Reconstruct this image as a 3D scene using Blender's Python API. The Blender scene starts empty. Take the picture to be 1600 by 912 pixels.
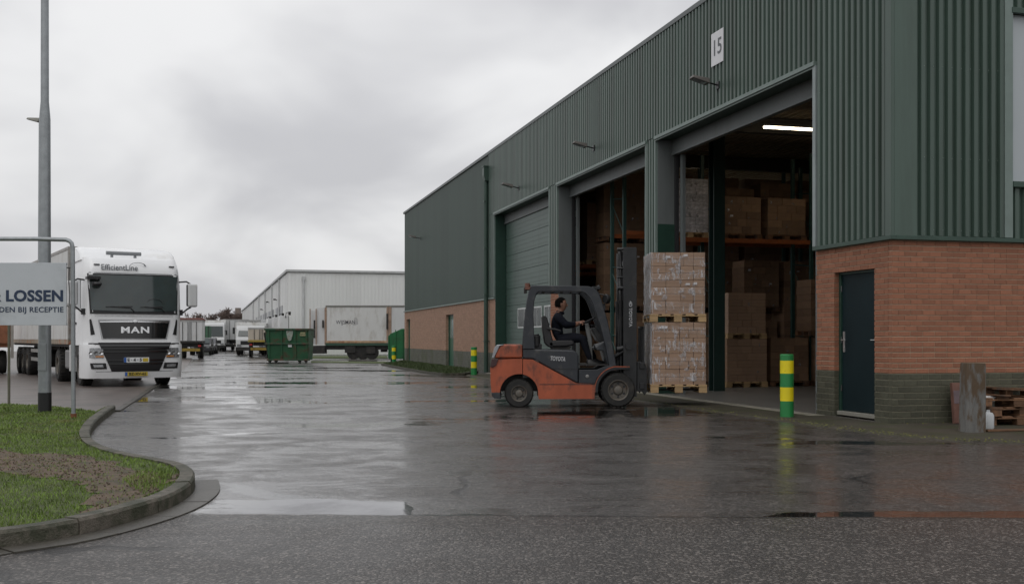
import bpy, bmesh, math, random
import numpy as np
from mathutils import Vector, Matrix, Euler
random.seed(7); rng = np.random.default_rng(7)
S = bpy.context.scene; COL = S.collection; R = math.radians

# ------------------------------------------------------------------ camera
F, H, HOR = 1700.0, 1.32, 529.0            # focal length in photo pixels, eye height, horizon row
cam_d = bpy.data.cameras.new('camera'); cam = bpy.data.objects.new('camera', cam_d); COL.objects.link(cam)
cam.location = (0, 0, H); cam.rotation_euler = (R(90), 0, 0)
cam_d.sensor_width = 36; cam_d.lens = 36 * F / 1600; cam_d.shift_y = (HOR - 456) / 1600
cam_d.clip_start = 0.1; cam_d.clip_end = 3000
S.camera = cam

# ------------------------------------------------------------------ world: overcast daylight
W = bpy.data.worlds.new('World'); S.world = W; W.use_nodes = True
nt = W.node_tree; N = nt.nodes; Lk = nt.links; N.clear()
SUN_EL, SUN_AZ = R(52), R(200)
sky = N.new('ShaderNodeTexSky'); sky.sky_type = 'NISHITA'; sky.sun_disc = False
sky.sun_elevation = SUN_EL; sky.sun_rotation = SUN_AZ; sky.dust_density = 3
tc = N.new('ShaderNodeTexCoord'); sep = N.new('ShaderNodeSeparateXYZ'); Lk.new(tc.outputs['Generated'], sep.inputs[0])
def wmath(op, a, b=None, c=None):
    n = N.new('ShaderNodeMath'); n.operation = op
    for i, q in enumerate((a, b, c)):
        if q is None: continue
        if isinstance(q, (int, float)): n.inputs[i].default_value = q
        else: Lk.new(q, n.inputs[i])
    return n.outputs[0]
zc = wmath('MAXIMUM', sep.outputs['Z'], 0.0); zd = wmath('ADD', zc, 0.34)
ux = wmath('DIVIDE', sep.outputs['X'], zd); uy = wmath('DIVIDE', sep.outputs['Y'], zd)
cmb = N.new('ShaderNodeCombineXYZ'); Lk.new(ux, cmb.inputs[0]); Lk.new(uy, cmb.inputs[1])
mp = N.new('ShaderNodeMapping'); Lk.new(cmb.outputs[0], mp.inputs[0]); mp.inputs['Location'].default_value = (3.1, 1.7, 0)
mp.inputs['Rotation'].default_value = (0, 0, R(28)); mp.inputs['Scale'].default_value = (1.25, 1.0, 1)
n1 = N.new('ShaderNodeTexNoise'); n1.inputs['Scale'].default_value = 1.7; n1.inputs['Detail'].default_value = 4
n1.inputs['Roughness'].default_value = 0.45; n1.inputs['Distortion'].default_value = 0.35; Lk.new(mp.outputs[0], n1.inputs['Vector'])
rp = N.new('ShaderNodeValToRGB'); rp.color_ramp.interpolation = 'EASE'; Lk.new(n1.outputs['Fac'], rp.inputs[0])
rp.color_ramp.elements[0].position = 0.36; rp.color_ramp.elements[0].color = (5.6, 5.6, 5.8, 1)
rp.color_ramp.elements[1].position = 0.66; rp.color_ramp.elements[1].color = (8.2, 8.2, 8.25, 1)
zen = wmath('MULTIPLY_ADD', zc, 0.45, 0.98)
vm = N.new('ShaderNodeVectorMath'); vm.operation = 'SCALE'; Lk.new(rp.outputs[0], vm.inputs[0]); Lk.new(zen, vm.inputs['Scale'])
mx = N.new('ShaderNodeMixRGB'); mx.inputs[0].default_value = 0.95; Lk.new(sky.outputs[0], mx.inputs[1]); Lk.new(vm.outputs[0], mx.inputs[2])
bg = N.new('ShaderNodeBackground'); bg.inputs['Strength'].default_value = 0.1; Lk.new(mx.outputs[0], bg.inputs['Color'])
wo = N.new('ShaderNodeOutputWorld'); Lk.new(bg.outputs[0], wo.inputs['Surface'])

sun_d = bpy.data.lights.new('sun', 'SUN'); sun_d.energy = 0.5; sun_d.angle = R(40); sun_d.color = (1, 0.97, 0.93)
sun = bpy.data.objects.new('sun', sun_d); COL.objects.link(sun)
sd = Vector((math.sin(SUN_AZ) * math.cos(SUN_EL), math.cos(SUN_AZ) * math.cos(SUN_EL), math.sin(SUN_EL)))
sun.rotation_euler = sd.to_track_quat('Z', 'Y').to_euler()
S.view_settings.view_transform = 'Standard'; S.view_settings.look = 'None'
S.view_settings.exposure = 0.0; S.view_settings.gamma = 1.0; S.view_settings.use_curve_mapping = False
S.render.engine = 'CYCLES'; S.cycles.max_bounces = 7; S.cycles.diffuse_bounces = 3; S.cycles.glossy_bounces = 3
S.cycles.transparent_max_bounces = 8; S.cycles.use_denoising = True; S.cycles.caustics_reflective = False

# ------------------------------------------------------------------ projection helpers (photo pixel -> real place)
def G(px, py, z=0.0):                      # point on a horizontal plane
    Y = F * (H - z) / (py - HOR); return Vector(((px - 800) / F * Y, Y, z))
def P(px, py, Y):                          # point at a known distance
    return Vector(((px - 800) / F * Y, Y, H + (HOR - py) * Y / F))
WA = math.atan(446 / F); CA, SA = math.cos(WA), math.sin(WA)     # warehouse yaw
CY = F * H / 0.130 / (1394 - 354); CX = (1394 - 800) / F * CY    # its near corner
def toW(x, y, z=0.0): return Vector((CX + x * CA - y * SA, CY + x * SA + y * CA, z))
def toL(p): dx, dy = p[0] - CX, p[1] - CY; return Vector((dx * CA + dy * SA, -dx * SA + dy * CA, p[2]))
def sF(px): return (F * H / 0.130 / (px - 354) - CY) / CA        # distance along the long front for a photo column
def zF(px, py): return H + (HOR - py) * (F * H / 0.130 / (px - 354)) / F

# ------------------------------------------------------------------ materials
MATS = {}
def nodes(m): return m.node_tree.nodes, m.node_tree.links
def mat(name, col, rough=0.6, metal=0.0, var=0.12, vscale=3.0, bump=0.0, bscale=40.0, dirt=None, dscale=1.5, dlo=0.5, dhi=0.7,
        island=0.0, zb=None, spec=0.5, alpha=1.0, emit=None, estr=0.0, coat=0.0, stretch=None, trans=0.0, dirt_rough=None):
    if name in MATS: return MATS[name]
    m = bpy.data.materials.new(name); m.use_nodes = True; n, l = nodes(m); b = n['Principled BSDF']
    b.inputs['Roughness'].default_value = rough; b.inputs['Metallic'].default_value = metal
    b.inputs['Specular IOR Level'].default_value = spec; b.inputs['Coat Weight'].default_value = coat
    b.inputs['Transmission Weight'].default_value = trans
    tcn = n.new('ShaderNodeTexCoord'); mpn = n.new('ShaderNodeMapping'); l.new(tcn.outputs['Object'], mpn.inputs[0])
    if stretch: mpn.inputs['Scale'].default_value = stretch
    ns = n.new('ShaderNodeTexNoise'); ns.inputs['Scale'].default_value = vscale; ns.inputs['Detail'].default_value = 6
    ns.inputs['Roughness'].default_value = 0.6; l.new(mpn.outputs[0], ns.inputs['Vector'])
    mr = n.new('ShaderNodeMapRange'); mr.inputs['From Min'].default_value = 0.3; mr.inputs['From Max'].default_value = 0.7
    mr.inputs['To Min'].default_value = 1 - var; mr.inputs['To Max'].default_value = 1 + var; l.new(ns.outputs['Fac'], mr.inputs[0])
    fac = mr.outputs[0]
    if island:
        ge = n.new('ShaderNodeNewGeometry'); oi = n.new('ShaderNodeObjectInfo')
        ad = n.new('ShaderNodeMath'); ad.operation = 'ADD'; l.new(ge.outputs['Random Per Island'], ad.inputs[0]); l.new(oi.outputs['Random'], ad.inputs[1])
        fr = n.new('ShaderNodeMath'); fr.operation = 'FRACT'; l.new(ad.outputs[0], fr.inputs[0])
        mi = n.new('ShaderNodeMapRange'); mi.inputs['To Min'].default_value = 1 - island; mi.inputs['To Max'].default_value = 1 + island
        l.new(fr.outputs[0], mi.inputs[0])
        mu = n.new('ShaderNodeMath'); mu.operation = 'MULTIPLY'; l.new(fac, mu.inputs[0]); l.new(mi.outputs[0], mu.inputs[1]); fac = mu.outputs[0]
    vs = n.new('ShaderNodeVectorMath'); vs.operation = 'SCALE'; vs.inputs[0].default_value = col[:3]; l.new(fac, vs.inputs['Scale'])
    out = vs.outputs[0]
    if dirt:
        nd = n.new('ShaderNodeTexNoise'); nd.inputs['Scale'].default_value = dscale; nd.inputs['Detail'].default_value = 9
        nd.inputs['Roughness'].default_value = 0.65; l.new(mpn.outputs[0], nd.inputs['Vector'])
        md = n.new('ShaderNodeMapRange'); md.inputs['From Min'].default_value = dlo; md.inputs['From Max'].default_value = dhi
        nf = nd.outputs['Fac']
        if zb:                              # wear that sits at one end: added noise between two heights
            sz = n.new('ShaderNodeSeparateXYZ'); l.new(tcn.outputs['Object'], sz.inputs[0]); mz = n.new('ShaderNodeMapRange')
            mz.inputs['From Min'].default_value = zb[0]; mz.inputs['From Max'].default_value = zb[1]; mz.inputs['To Max'].default_value = zb[2]; l.new(sz.outputs['Z'], mz.inputs[0])
            az = n.new('ShaderNodeMath'); az.operation = 'ADD'; l.new(nf, az.inputs[0]); l.new(mz.outputs[0], az.inputs[1]); nf = az.outputs[0]
        l.new(nf, md.inputs[0])
        mc = n.new('ShaderNodeMixRGB'); l.new(md.outputs[0], mc.inputs[0]); l.new(out, mc.inputs[1]); mc.inputs[2].default_value = (*dirt[:3], 1)
        out = mc.outputs[0]
        if dirt_rough is not None:
            mq = n.new('ShaderNodeMapRange'); mq.inputs['To Min'].default_value = rough; mq.inputs['To Max'].default_value = dirt_rough
            l.new(md.outputs[0], mq.inputs[0]); l.new(mq.outputs[0], b.inputs['Roughness'])
    l.new(out, b.inputs['Base Color'])
    if bump:
        nb = n.new('ShaderNodeTexNoise'); nb.inputs['Scale'].default_value = bscale; nb.inputs['Detail'].default_value = 5
        l.new(mpn.outputs[0], nb.inputs['Vector'])
        bp = n.new('ShaderNodeBump'); bp.inputs['Strength'].default_value = bump; bp.inputs['Distance'].default_value = 0.01
        l.new(nb.outputs['Fac'], bp.inputs['Height']); l.new(bp.outputs[0], b.inputs['Normal'])
    if alpha < 1: b.inputs['Alpha'].default_value = alpha
    if emit: b.inputs['Emission Color'].default_value = (*emit, 1); b.inputs['Emission Strength'].default_value = estr
    MATS[name] = m; return m

GREEN = mat('green_paint', (0.066, 0.104, 0.084), 0.36, var=0.10, vscale=0.7, dirt=(0.034, 0.048, 0.036), dscale=1.8, dlo=0.48, dhi=0.85, stretch=(1, 1, 0.10), island=0.09)
GREENF = mat('green_flat_paint', (0.038, 0.063, 0.050), 0.5, var=0.10, vscale=0.5, dirt=(0.03, 0.042, 0.035), dscale=0.8, dlo=0.5, dhi=0.9, stretch=(1, 1, 0.15), island=0.08)
GREEND = mat('green_dark_paint', (0.018, 0.050, 0.036), 0.4, var=0.15)
TRIM = mat('trim_pale_green', (0.17, 0.22, 0.20), 0.45, var=0.1)
TRIMD = mat('trim_dark_green', (0.030, 0.062, 0.046), 0.45, var=0.15)
JAMB = mat('jamb_grey', (0.135, 0.15, 0.15), 0.5, var=0.08, vscale=1.0, dirt=(0.07, 0.075, 0.07), dscale=1.0, dlo=0.5, dhi=0.8, stretch=(1, 1, 0.2))
ALU = mat('aluminium', (0.55, 0.56, 0.56), 0.35, metal=0.8, var=0.1)
GALV = mat('galvanised_steel', (0.30, 0.32, 0.33), 0.45, metal=0.55, var=0.12, vscale=9, bump=0.1, bscale=60)
BRICK = mat('red_brick', (0.29, 0.122, 0.070), 0.85, var=0.12, vscale=22, bump=0.35, bscale=90, island=0.15, dirt=(0.18, 0.09, 0.06), dscale=5, dlo=0.6, dhi=1.0)
BRICKD = mat('dark_plinth_brick', (0.064, 0.064, 0.042), 0.7, var=0.2, vscale=12, bump=0.35, bscale=90, island=0.2, dirt=(0.055, 0.065, 0.03), dscale=3, dlo=0.5, dhi=0.75)
BRICKP = mat('pale_brick', (0.36, 0.215, 0.15), 0.85, var=0.1, vscale=4, island=0.12)
BRICKG = mat('grey_plinth_brick', (0.115, 0.118, 0.098), 0.8, var=0.15, vscale=4, island=0.14, dirt=(0.07, 0.085, 0.04), dscale=1, dlo=0.5, dhi=0.7)
MORTAR = mat('mortar', (0.37, 0.29, 0.21), 0.95, var=0.2, vscale=8)
MORTARD = mat('mortar_dark', (0.17, 0.16, 0.115), 0.95, var=0.25, vscale=8)
DOORP = mat('door_petrol_paint', (0.009, 0.020, 0.024), 0.5, var=0.15, vscale=2, spec=0.16)
WHITE = mat('white_truck_paint', (0.82, 0.83, 0.84), 0.25, var=0.03, vscale=1.2, dirt=(0.60, 0.58, 0.53), dscale=1.8, dlo=0.55, dhi=0.95, coat=0.3)
WHITEB = mat('white_body_panel', (0.62, 0.63, 0.63), 0.45, var=0.05, vscale=1.5, dirt=(0.42, 0.40, 0.36), dscale=1.1, dlo=0.5, dhi=0.85, stretch=(1, 1, 0.4))
WHITED = mat('dirty_white_panel', (0.64, 0.645, 0.63), 0.5, var=0.05, dirt=(0.36, 0.33, 0.28), dscale=2.2, dlo=0.5, dhi=0.8, stretch=(1, 1, 0.35))
BLACKP = mat('black_plastic', (0.012, 0.012, 0.013), 0.45, var=0.2, bump=0.05)
BLACKG = mat('gloss_black', (0.006, 0.007, 0.007), 0.12, var=0.1, coat=0.5)
CHASS = mat('chassis_black', (0.018, 0.017, 0.016), 0.65, var=0.3, dirt=(0.06, 0.05, 0.04), dscale=3, dlo=0.5, dhi=0.8)
TYRE = mat('tyre_rubber', (0.020, 0.020, 0.019), 0.85, var=0.25, bump=0.3, bscale=70, dirt=(0.055, 0.048, 0.04), dscale=5, dlo=0.5, dhi=0.75)
RIM = mat('rim_steel', (0.115, 0.105, 0.09), 0.5, metal=0.3, var=0.25, dirt=(0.11, 0.075, 0.05), dscale=9)
CHROME = mat('chrome', (0.75, 0.76, 0.77), 0.15, metal=1.0, var=0.03)
GLASSD = mat('windscreen_glass', (0.045, 0.060, 0.060), 0.06, var=0.2, vscale=0.8, coat=0.3, dirt=(0.05, 0.055, 0.05), dscale=1.5, dlo=0.5, dhi=0.8)
LAMPG = mat('lamp_glass', (0.35, 0.36, 0.37), 0.12, metal=0.5, var=0.5, vscale=25)
AMBER = mat('amber_plastic', (0.55, 0.20, 0.03), 0.3)
REDP = mat('red_plastic', (0.35, 0.02, 0.02), 0.3)
PLATEW = mat('plate_white', (0.7, 0.72, 0.72), 0.4); PLATEY = mat('plate_yellow', (0.50, 0.37, 0.03), 0.4)
BLUE = mat('plate_blue', (0.02, 0.10, 0.38), 0.4); INK = mat('ink_black', (0.015, 0.015, 0.017), 0.6)
NAVY = mat('navy_print', (0.018, 0.035, 0.075), 0.6, var=0.15); GREYINK = mat('grey_print', (0.13, 0.14, 0.15), 0.6)
TRED = mat('orange_paint', (0.37, 0.085, 0.036), 0.45, var=0.2, vscale=3, bump=0.12, bscale=25, dirt=(0.085, 0.045, 0.035), dscale=4.2, dlo=0.50, dhi=0.70, dirt_rough=0.8, stretch=(1, 1, 0.55))
SLATE = mat('slate_plastic', (0.022, 0.026, 0.032), 0.45, var=0.15, vscale=5, bump=0.06, bscale=60, dirt=(0.075, 0.072, 0.065), dscale=5, dlo=0.52, dhi=0.8)
MASTM = mat('mast_steel', (0.016, 0.017, 0.018), 0.42, metal=0.2, var=0.3, vscale=7, dirt=(0.045, 0.042, 0.038), dscale=6, dlo=0.55, dhi=0.8)
STEELD = mat('worn_steel', (0.10, 0.10, 0.10), 0.4, metal=0.8, var=0.3)
SEATM = mat('seat_vinyl', (0.016, 0.016, 0.017), 0.55, var=0.2, bump=0.1)
CARD = mat('cardboard', (0.33, 0.215, 0.145), 0.38, var=0.07, vscale=6, bump=0.08, bscale=30, island=0.09, dirt=(0.24, 0.15, 0.095), dscale=4, dlo=0.55, dhi=0.9, stretch=(1, 1, 3))
CARD2 = mat('cardboard_dull', (0.235, 0.145, 0.088), 0.7, var=0.12, vscale=5, island=0.22)
WOOD = mat('pallet_wood', (0.44, 0.30, 0.155), 0.75, var=0.22, vscale=7, bump=0.2, bscale=50, island=0.16, stretch=(0.3, 2.5, 2.5))
WOODO = mat('old_pallet_wood', (0.17, 0.088, 0.045), 0.8, var=0.3, vscale=7, bump=0.3, island=0.4, dirt=(0.07, 0.055, 0.045), dscale=4)
LABELM = mat('paper_label', (0.62, 0.60, 0.60), 0.45, var=0.15, vscale=20)
GREENB = mat('bollard_green', (0.02, 0.21, 0.055), 0.4, var=0.12, dirt=(0.03, 0.08, 0.03), dscale=5, dlo=0.58, dhi=0.85)
YELLB = mat('bollard_yellow', (0.80, 0.66, 0.010), 0.4, var=0.08, dirt=(0.3, 0.24, 0.03), dscale=6, dlo=0.6, dhi=0.85)
SKIPG = mat('skip_green', (0.020, 0.095, 0.042), 0.5, var=0.25, vscale=2, bump=0.2, bscale=8, dirt=(0.085, 0.045, 0.028), dscale=2.1, dlo=0.52, dhi=0.68, dirt_rough=0.9)
SKIPB = mat('bright_green_container', (0.010, 0.145, 0.045), 0.5, var=0.15, dirt=(0.02, 0.08, 0.03), dscale=2)
RUST = mat('rust', (0.16, 0.062, 0.028), 0.9, var=0.35, vscale=6, bump=0.3)
ORANGE = mat('rack_orange', (0.30, 0.085, 0.025), 0.45, var=0.15); RACKG = mat('rack_green', (0.025, 0.07, 0.062), 0.5, var=0.15)
CONC = mat('apron_concrete', (0.060, 0.053, 0.040), 0.7, spec=0.25, var=0.25, vscale=2.2, bump=0.4, bscale=70, dirt=(0.045, 0.05, 0.022), dscale=1.6, dlo=0.46, dhi=0.66)
CONCP = mat('pale_concrete', (0.24, 0.225, 0.185), 0.6, var=0.2, vscale=5, bump=0.3, dirt=(0.11, 0.11, 0.06), dscale=3)
FLOORC = mat('warehouse_floor', (0.13, 0.125, 0.115), 0.35, var=0.2, vscale=1.2, bump=0.05)
KERB = mat('kerb_concrete', (0.125, 0.108, 0.086), 0.65, var=0.3, vscale=14, bump=0.9, bscale=70, island=0.12, dirt=(0.035, 0.038, 0.020), dscale=5.5, dlo=0.36, dhi=0.58)
GUTTER = mat('gutter_slab', (0.060, 0.054, 0.044), 0.42, var=0.3, vscale=6, bump=0.6, bscale=80, island=0.2, dirt=(0.035, 0.035, 0.025), dscale=4, dlo=0.45, dhi=0.7)
SIGNW = mat('sign_face', (0.50, 0.53, 0.56), 0.35, var=0.03, vscale=2, dirt=(0.40, 0.43, 0.45), dscale=1.2)
GREYC = mat('grey_cladding', (0.70, 0.71, 0.70), 0.5, var=0.05, vscale=0.3, island=0.04, dirt=(0.46, 0.46, 0.43), dscale=0.6, dlo=0.5, dhi=0.85, stretch=(1, 1, 0.15))
GREYT = mat('grey_trim', (0.47, 0.48, 0.48), 0.5)
FARB = mat('far_brick_block', (0.20, 0.165, 0.145), 0.8, var=0.15, vscale=0.3)
BARK = mat('bark', (0.085, 0.070, 0.058), 0.9, var=0.2); TWIG = mat('twigs', (0.135, 0.10, 0.085), 0.9, var=0.2, island=0.3)
CEIL = mat('ceiling_deck', (0.40, 0.33, 0.24), 0.6, var=0.1, vscale=0.5)
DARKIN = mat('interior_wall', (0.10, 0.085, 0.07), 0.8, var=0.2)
SKIN = mat('skin', (0.33, 0.17, 0.115), 0.5, var=0.1, vscale=12); HAIR = mat('hair', (0.006, 0.005, 0.0045), 0.9, spec=0.1, var=0.3, bump=0.6, bscale=60)
CLOTH = mat('navy_work_jacket', (0.006, 0.0075, 0.013), 0.9, var=0.3, vscale=8, bump=1.0, bscale=11, spec=0.2)
TROUS = mat('dark_trousers', (0.009, 0.010, 0.015), 0.9, var=0.3, vscale=8, bump=1.0, bscale=11, spec=0.2)
WOODPOST = mat('weathered_post', (0.14, 0.138, 0.13), 0.7, var=0.2, vscale=7, bump=0.5, bscale=30, dirt=(0.085, 0.055, 0.03), dscale=4.6, dlo=0.50, dhi=0.62, stretch=(2.2, 2.2, 0.7), zb=(0.35, 1.0, 0.17))
TUBE = mat('lit_fluorescent_tube', (1, 1, 1), 0.5, emit=(1.0, 0.84, 0.60), estr=7)

def film_material():                       # stretch wrap: thin clear film with milky creases
    m = bpy.data.materials.new('stretch_film'); m.use_nodes = True; n, l = nodes(m); n.clear()
    o = n.new('ShaderNodeOutputMaterial'); tr = n.new('ShaderNodeBsdfTransparent'); gl = n.new('ShaderNodeBsdfPrincipled')
    gl.inputs['Base Color'].default_value = (0.82, 0.83, 0.86, 1); gl.inputs['Roughness'].default_value = 0.16
    t = n.new('ShaderNodeTexCoord'); mp_ = n.new('ShaderNodeMapping'); mp_.inputs['Scale'].default_value = (5, 5, 1.2); l.new(t.outputs['Object'], mp_.inputs[0])
    a = n.new('ShaderNodeTexNoise'); a.inputs['Scale'].default_value = 3.2; a.inputs['Detail'].default_value = 8; a.inputs['Distortion'].default_value = 1.5
    l.new(mp_.outputs[0], a.inputs['Vector'])
    r_ = n.new('ShaderNodeMapRange'); r_.inputs['From Min'].default_value = 0.42; r_.inputs['From Max'].default_value = 0.68
    r_.inputs['To Min'].default_value = 0.22; r_.inputs['To Max'].default_value = 0.95; l.new(a.outputs['Fac'], r_.inputs[0])
    b_ = n.new('ShaderNodeBump'); b_.inputs['Strength'].default_value = 0.9; b_.inputs['Distance'].default_value = 0.03
    l.new(a.outputs['Fac'], b_.inputs['Height']); l.new(b_.outputs[0], gl.inputs['Normal'])
    x = n.new('ShaderNodeMixShader'); l.new(r_.outputs[0], x.inputs[0]); l.new(tr.outputs[0], x.inputs[1]); l.new(gl.outputs[0], x.inputs[2])
    l.new(x.outputs[0], o.inputs['Surface']); return m
FILM = film_material()
FILMB = film_material(); FILMB.name = 'thin_film'
for _n in FILMB.node_tree.nodes:
    if _n.type == 'MAP_RANGE': _n.inputs['From Min'].default_value = 0.50; _n.inputs['From Max'].default_value = 0.74; _n.inputs['To Min'].default_value = 0.05; _n.inputs['To Max'].default_value = 0.75
FILMW = mat('film_highlight', (0.55, 0.53, 0.54), 0.25, var=0.6, vscale=30, bump=1.0, bscale=25, alpha=0.42)  # film scraps whose pale colour stands in for highlights on the wrap

def asphalt_material():
    m = bpy.data.materials.new('wet_asphalt'); m.use_nodes = True; n, l = nodes(m); b = n['Principled BSDF']
    g = n.new('ShaderNodeNewGeometry'); sp = n.new('ShaderNodeSeparateXYZ'); l.new(g.outputs['Position'], sp.inputs[0])
    def mth(op, a, c=None, d=None, clamp=False):
        q = n.new('ShaderNodeMath'); q.operation = op; q.use_clamp = clamp
        for i, v in enumerate((a, c, d)):
            if v is None: continue
            if isinstance(v, (int, float)): q.inputs[i].default_value = v
            else: l.new(v, q.inputs[i])
        return q.outputs[0]
    def noise(scale, det=5, rgh=0.55, sc=(1, 1, 1), dist=0.0, loc=(0, 0, 0)):
        mp_ = n.new('ShaderNodeMapping'); mp_.inputs['Scale'].default_value = sc; mp_.inputs['Location'].default_value = loc; l.new(g.outputs['Position'], mp_.inputs[0])
        q = n.new('ShaderNodeTexNoise'); q.inputs['Scale'].default_value = scale; q.inputs['Detail'].default_value = det
        q.inputs['Roughness'].default_value = rgh; q.inputs['Distortion'].default_value = dist; l.new(mp_.outputs[0], q.inputs['Vector']); return q.outputs['Fac']
    def rng_(v, a, c, lo=0.0, hi=1.0, smooth=True):
        q = n.new('ShaderNodeMapRange'); q.interpolation_type = 'SMOOTHSTEP' if smooth else 'LINEAR'
        q.inputs['From Min'].default_value = a; q.inputs['From Max'].default_value = c; q.inputs['To Min'].default_value = lo; q.inputs['To Max'].default_value = hi
        l.new(v, q.inputs[0]); return q.outputs[0]
    X, Y = sp.outputs['X'], sp.outputs['Y']
    w1 = noise(0.9, 4); w2 = noise(4.0, 5)
    wob = mth('ADD', mth('MULTIPLY', mth('SUBTRACT', w1, 0.5), 1.1), mth('MULTIPLY', mth('SUBTRACT', w2, 0.5), 0.22))
    # edge of the newer, coarser asphalt in the foreground
    edge = mth('MULTIPLY_ADD', X, -0.03, 8.12)
    dY = mth('ADD', mth('SUBTRACT', Y, edge), mth('ADD', mth('MULTIPLY', mth('SUBTRACT', w2, 0.5), 0.10), mth('MULTIPLY', mth('SUBTRACT', noise(1.1, 2), 0.5), 0.14)))
    old = rng_(dY, -0.03, 0.05)                                  # 1 beyond the seam
    # standing water along the seam, deepest on the left, a thin strip on the right
    left = rng_(mth('ADD', X, mth('MULTIPLY', wob, 0.35)), -0.9, -0.72, 1.0, 0.0)
    right = rng_(X, 1.6, 2.1)
    depthL = mth('ADD', mth('MULTIPLY', left, 0.72), mth('ADD', mth('MULTIPLY', right, 0.26), 0.04))
    pud1 = mth('MULTIPLY', mth('GREATER_THAN', dY, 0.02), rng_(mth('SUBTRACT', mth('ADD', depthL, mth('MULTIPLY', wob, 0.62)), dY), -0.02, 0.05))
    isl = rng_(mth('ADD', noise(5.5, 7, 0.7, (0.6, 1.6, 1)), rng_(X, -2.6, -1.9, -0.05, 0.14)), 0.42, 0.47); pud1 = mth('MULTIPLY', pud1, isl)
    west = rng_(X, -2.62, -2.35); pud1 = mth('MULTIPLY', pud1, west)
    arm = mth('ABSOLUTE', mth('SUBTRACT', mth('ADD', Y, mth('MULTIPLY', X, 1.05)), mth('ADD', 7.05, mth('MULTIPLY', wob, 0.5))))
    pud2 = mth('MULTIPLY', rng_(arm, 0.10, 0.22, 1.0, 0.0), mth('MULTIPLY', rng_(X, -2.75, -2.5), rng_(X, -1.3, -0.9, 1.0, 0.0)))
    pn = noise(0.33, 6, 0.62, (0.55, 1.25, 1), 0.5)
    far = rng_(Y, 13.0, 24.0, 0.0, 1.0)
    pud3 = rng_(mth('MULTIPLY_ADD', far, 0.045, mth('MULTIPLY_ADD', mth('SUBTRACT', noise(3.2, 7, 0.7), 0.5), 0.28, pn)), 0.585, 0.63)
    pud = mth('MAXIMUM', pud1, mth('MAXIMUM', mth('MULTIPLY', pud2, 0.8), mth('MULTIPLY', pud3, rng_(Y, 11.0, 14.0)))); pud = mth('MINIMUM', pud, 1.0)
    damp = noise(1.1, 8, 0.68, (0.9, 1.1, 1), 0.4, (5, 3, 0))
    damp2 = rng_(damp, 0.36, 0.66)
    r_old = mth('MULTIPLY_ADD', damp2, 0.16, 0.24)
    r_old = mth('ADD', r_old, mth('MULTIPLY', mth('SUBTRACT', noise(2.6, 9, 0.72, (0.7, 1.4, 1), 0.6), 0.5), 0.30))
    rough = mth('ADD', mth('MULTIPLY', old, r_old), mth('MULTIPLY', mth('SUBTRACT', 1.0, old), rng_(mth('ADD', dY, mth('MULTIPLY', wob, 0.6)), -1.3, 0.0, 0.38, 0.25)))
    rough = mth('ADD', mth('MULTIPLY', rough, mth('SUBTRACT', 1.0, pud)), mth('MULTIPLY', pud, 0.025))
    l.new(rough, b.inputs['Roughness'])
    # stones in the surface
    vo = n.new('ShaderNodeTexVoronoi'); vo.inputs['Scale'].default_value = 68; vo.feature = 'F1'; l.new(g.outputs['Position'], vo.inputs['Vector'])
    sx = n.new('ShaderNodeSeparateColor'); l.new(vo.outputs['Color'], sx.inputs[0])
    stone = rng_(sx.outputs[0], 0.72, 1.0, 0.0, 1.0, False)
    base = mth('MULTIPLY_ADD', stone, 0.15, mth('MULTIPLY_ADD', noise(1.3, 8, 0.7), 0.045, 0.016))
    newb = mth('MULTIPLY_ADD', stone, 0.17, mth('MULTIPLY_ADD', noise(2.3, 6), 0.035, 0.020))
    val = mth('ADD', mth('MULTIPLY', base, old), mth('MULTIPLY', newb, mth('SUBTRACT', 1.0, old)))
    val = mth('MULTIPLY', val, mth('SUBTRACT', 1.0, mth('MULTIPLY', pud, 0.55)))
    # dark cracks and patched seams
    ck = n.new('ShaderNodeTexVoronoi'); ck.feature = 'DISTANCE_TO_EDGE'; ck.inputs['Scale'].default_value = 0.22
    mc_ = n.new('ShaderNodeMapping'); l.new(g.outputs['Position'], mc_.inputs[0])
    nn = n.new('ShaderNodeVectorMath'); nn.operation = 'ADD'; l.new(g.outputs['Position'], nn.inputs[0])
    nz = n.new('ShaderNodeTexNoise'); nz.inputs['Scale'].default_value = 1.2; nz.inputs['Detail'].default_value = 5; l.new(g.outputs['Position'], nz.inputs['Vector'])
    l.new(nz.outputs['Color'], nn.inputs[1]); l.new(nn.outputs[0], ck.inputs['Vector'])
    crack = mth('MULTIPLY', rng_(ck.outputs['Distance'], 0.004, 0.012, 1.0, 0.0), rng_(noise(0.4, 2, 0.5, (1, 1, 1), 0, (9, 9, 0)), 0.5, 0.6))
    seam = rng_(mth('ABSOLUTE', mth('ADD', dY, mth('MULTIPLY', mth('SUBTRACT', w2, 0.5), 0.05))), 0.006, 0.026, 1.0, 0.0)
    dark = mth('MAXIMUM', crack, mth('MULTIPLY', seam, rng_(X, -0.9, -0.75)))
    val = mth('MULTIPLY', val, mth('SUBTRACT', 1.0, mth('MULTIPLY', dark, 0.8)))
    vc = n.new('ShaderNodeVectorMath'); vc.operation = 'SCALE'; vc.inputs[0].default_value = (1.08, 0.97, 0.88); l.new(val, vc.inputs['Scale']); l.new(vc.outputs[0], b.inputs['Base Color'])
    b.inputs['IOR'].default_value = 1.42
    wet = mth('MULTIPLY', mth('MULTIPLY_ADD', old, 0.65, 0.20), rng_(damp, 0.62, 0.40, 0.35, 1.0))
    l.new(wet, b.inputs['Coat Weight']); b.inputs['Coat Roughness'].default_value = 0.16; b.inputs['Coat IOR'].default_value = 1.4
    l.new(mth('MULTIPLY', rough, 0.75), b.inputs['Coat Roughness'])
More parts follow.
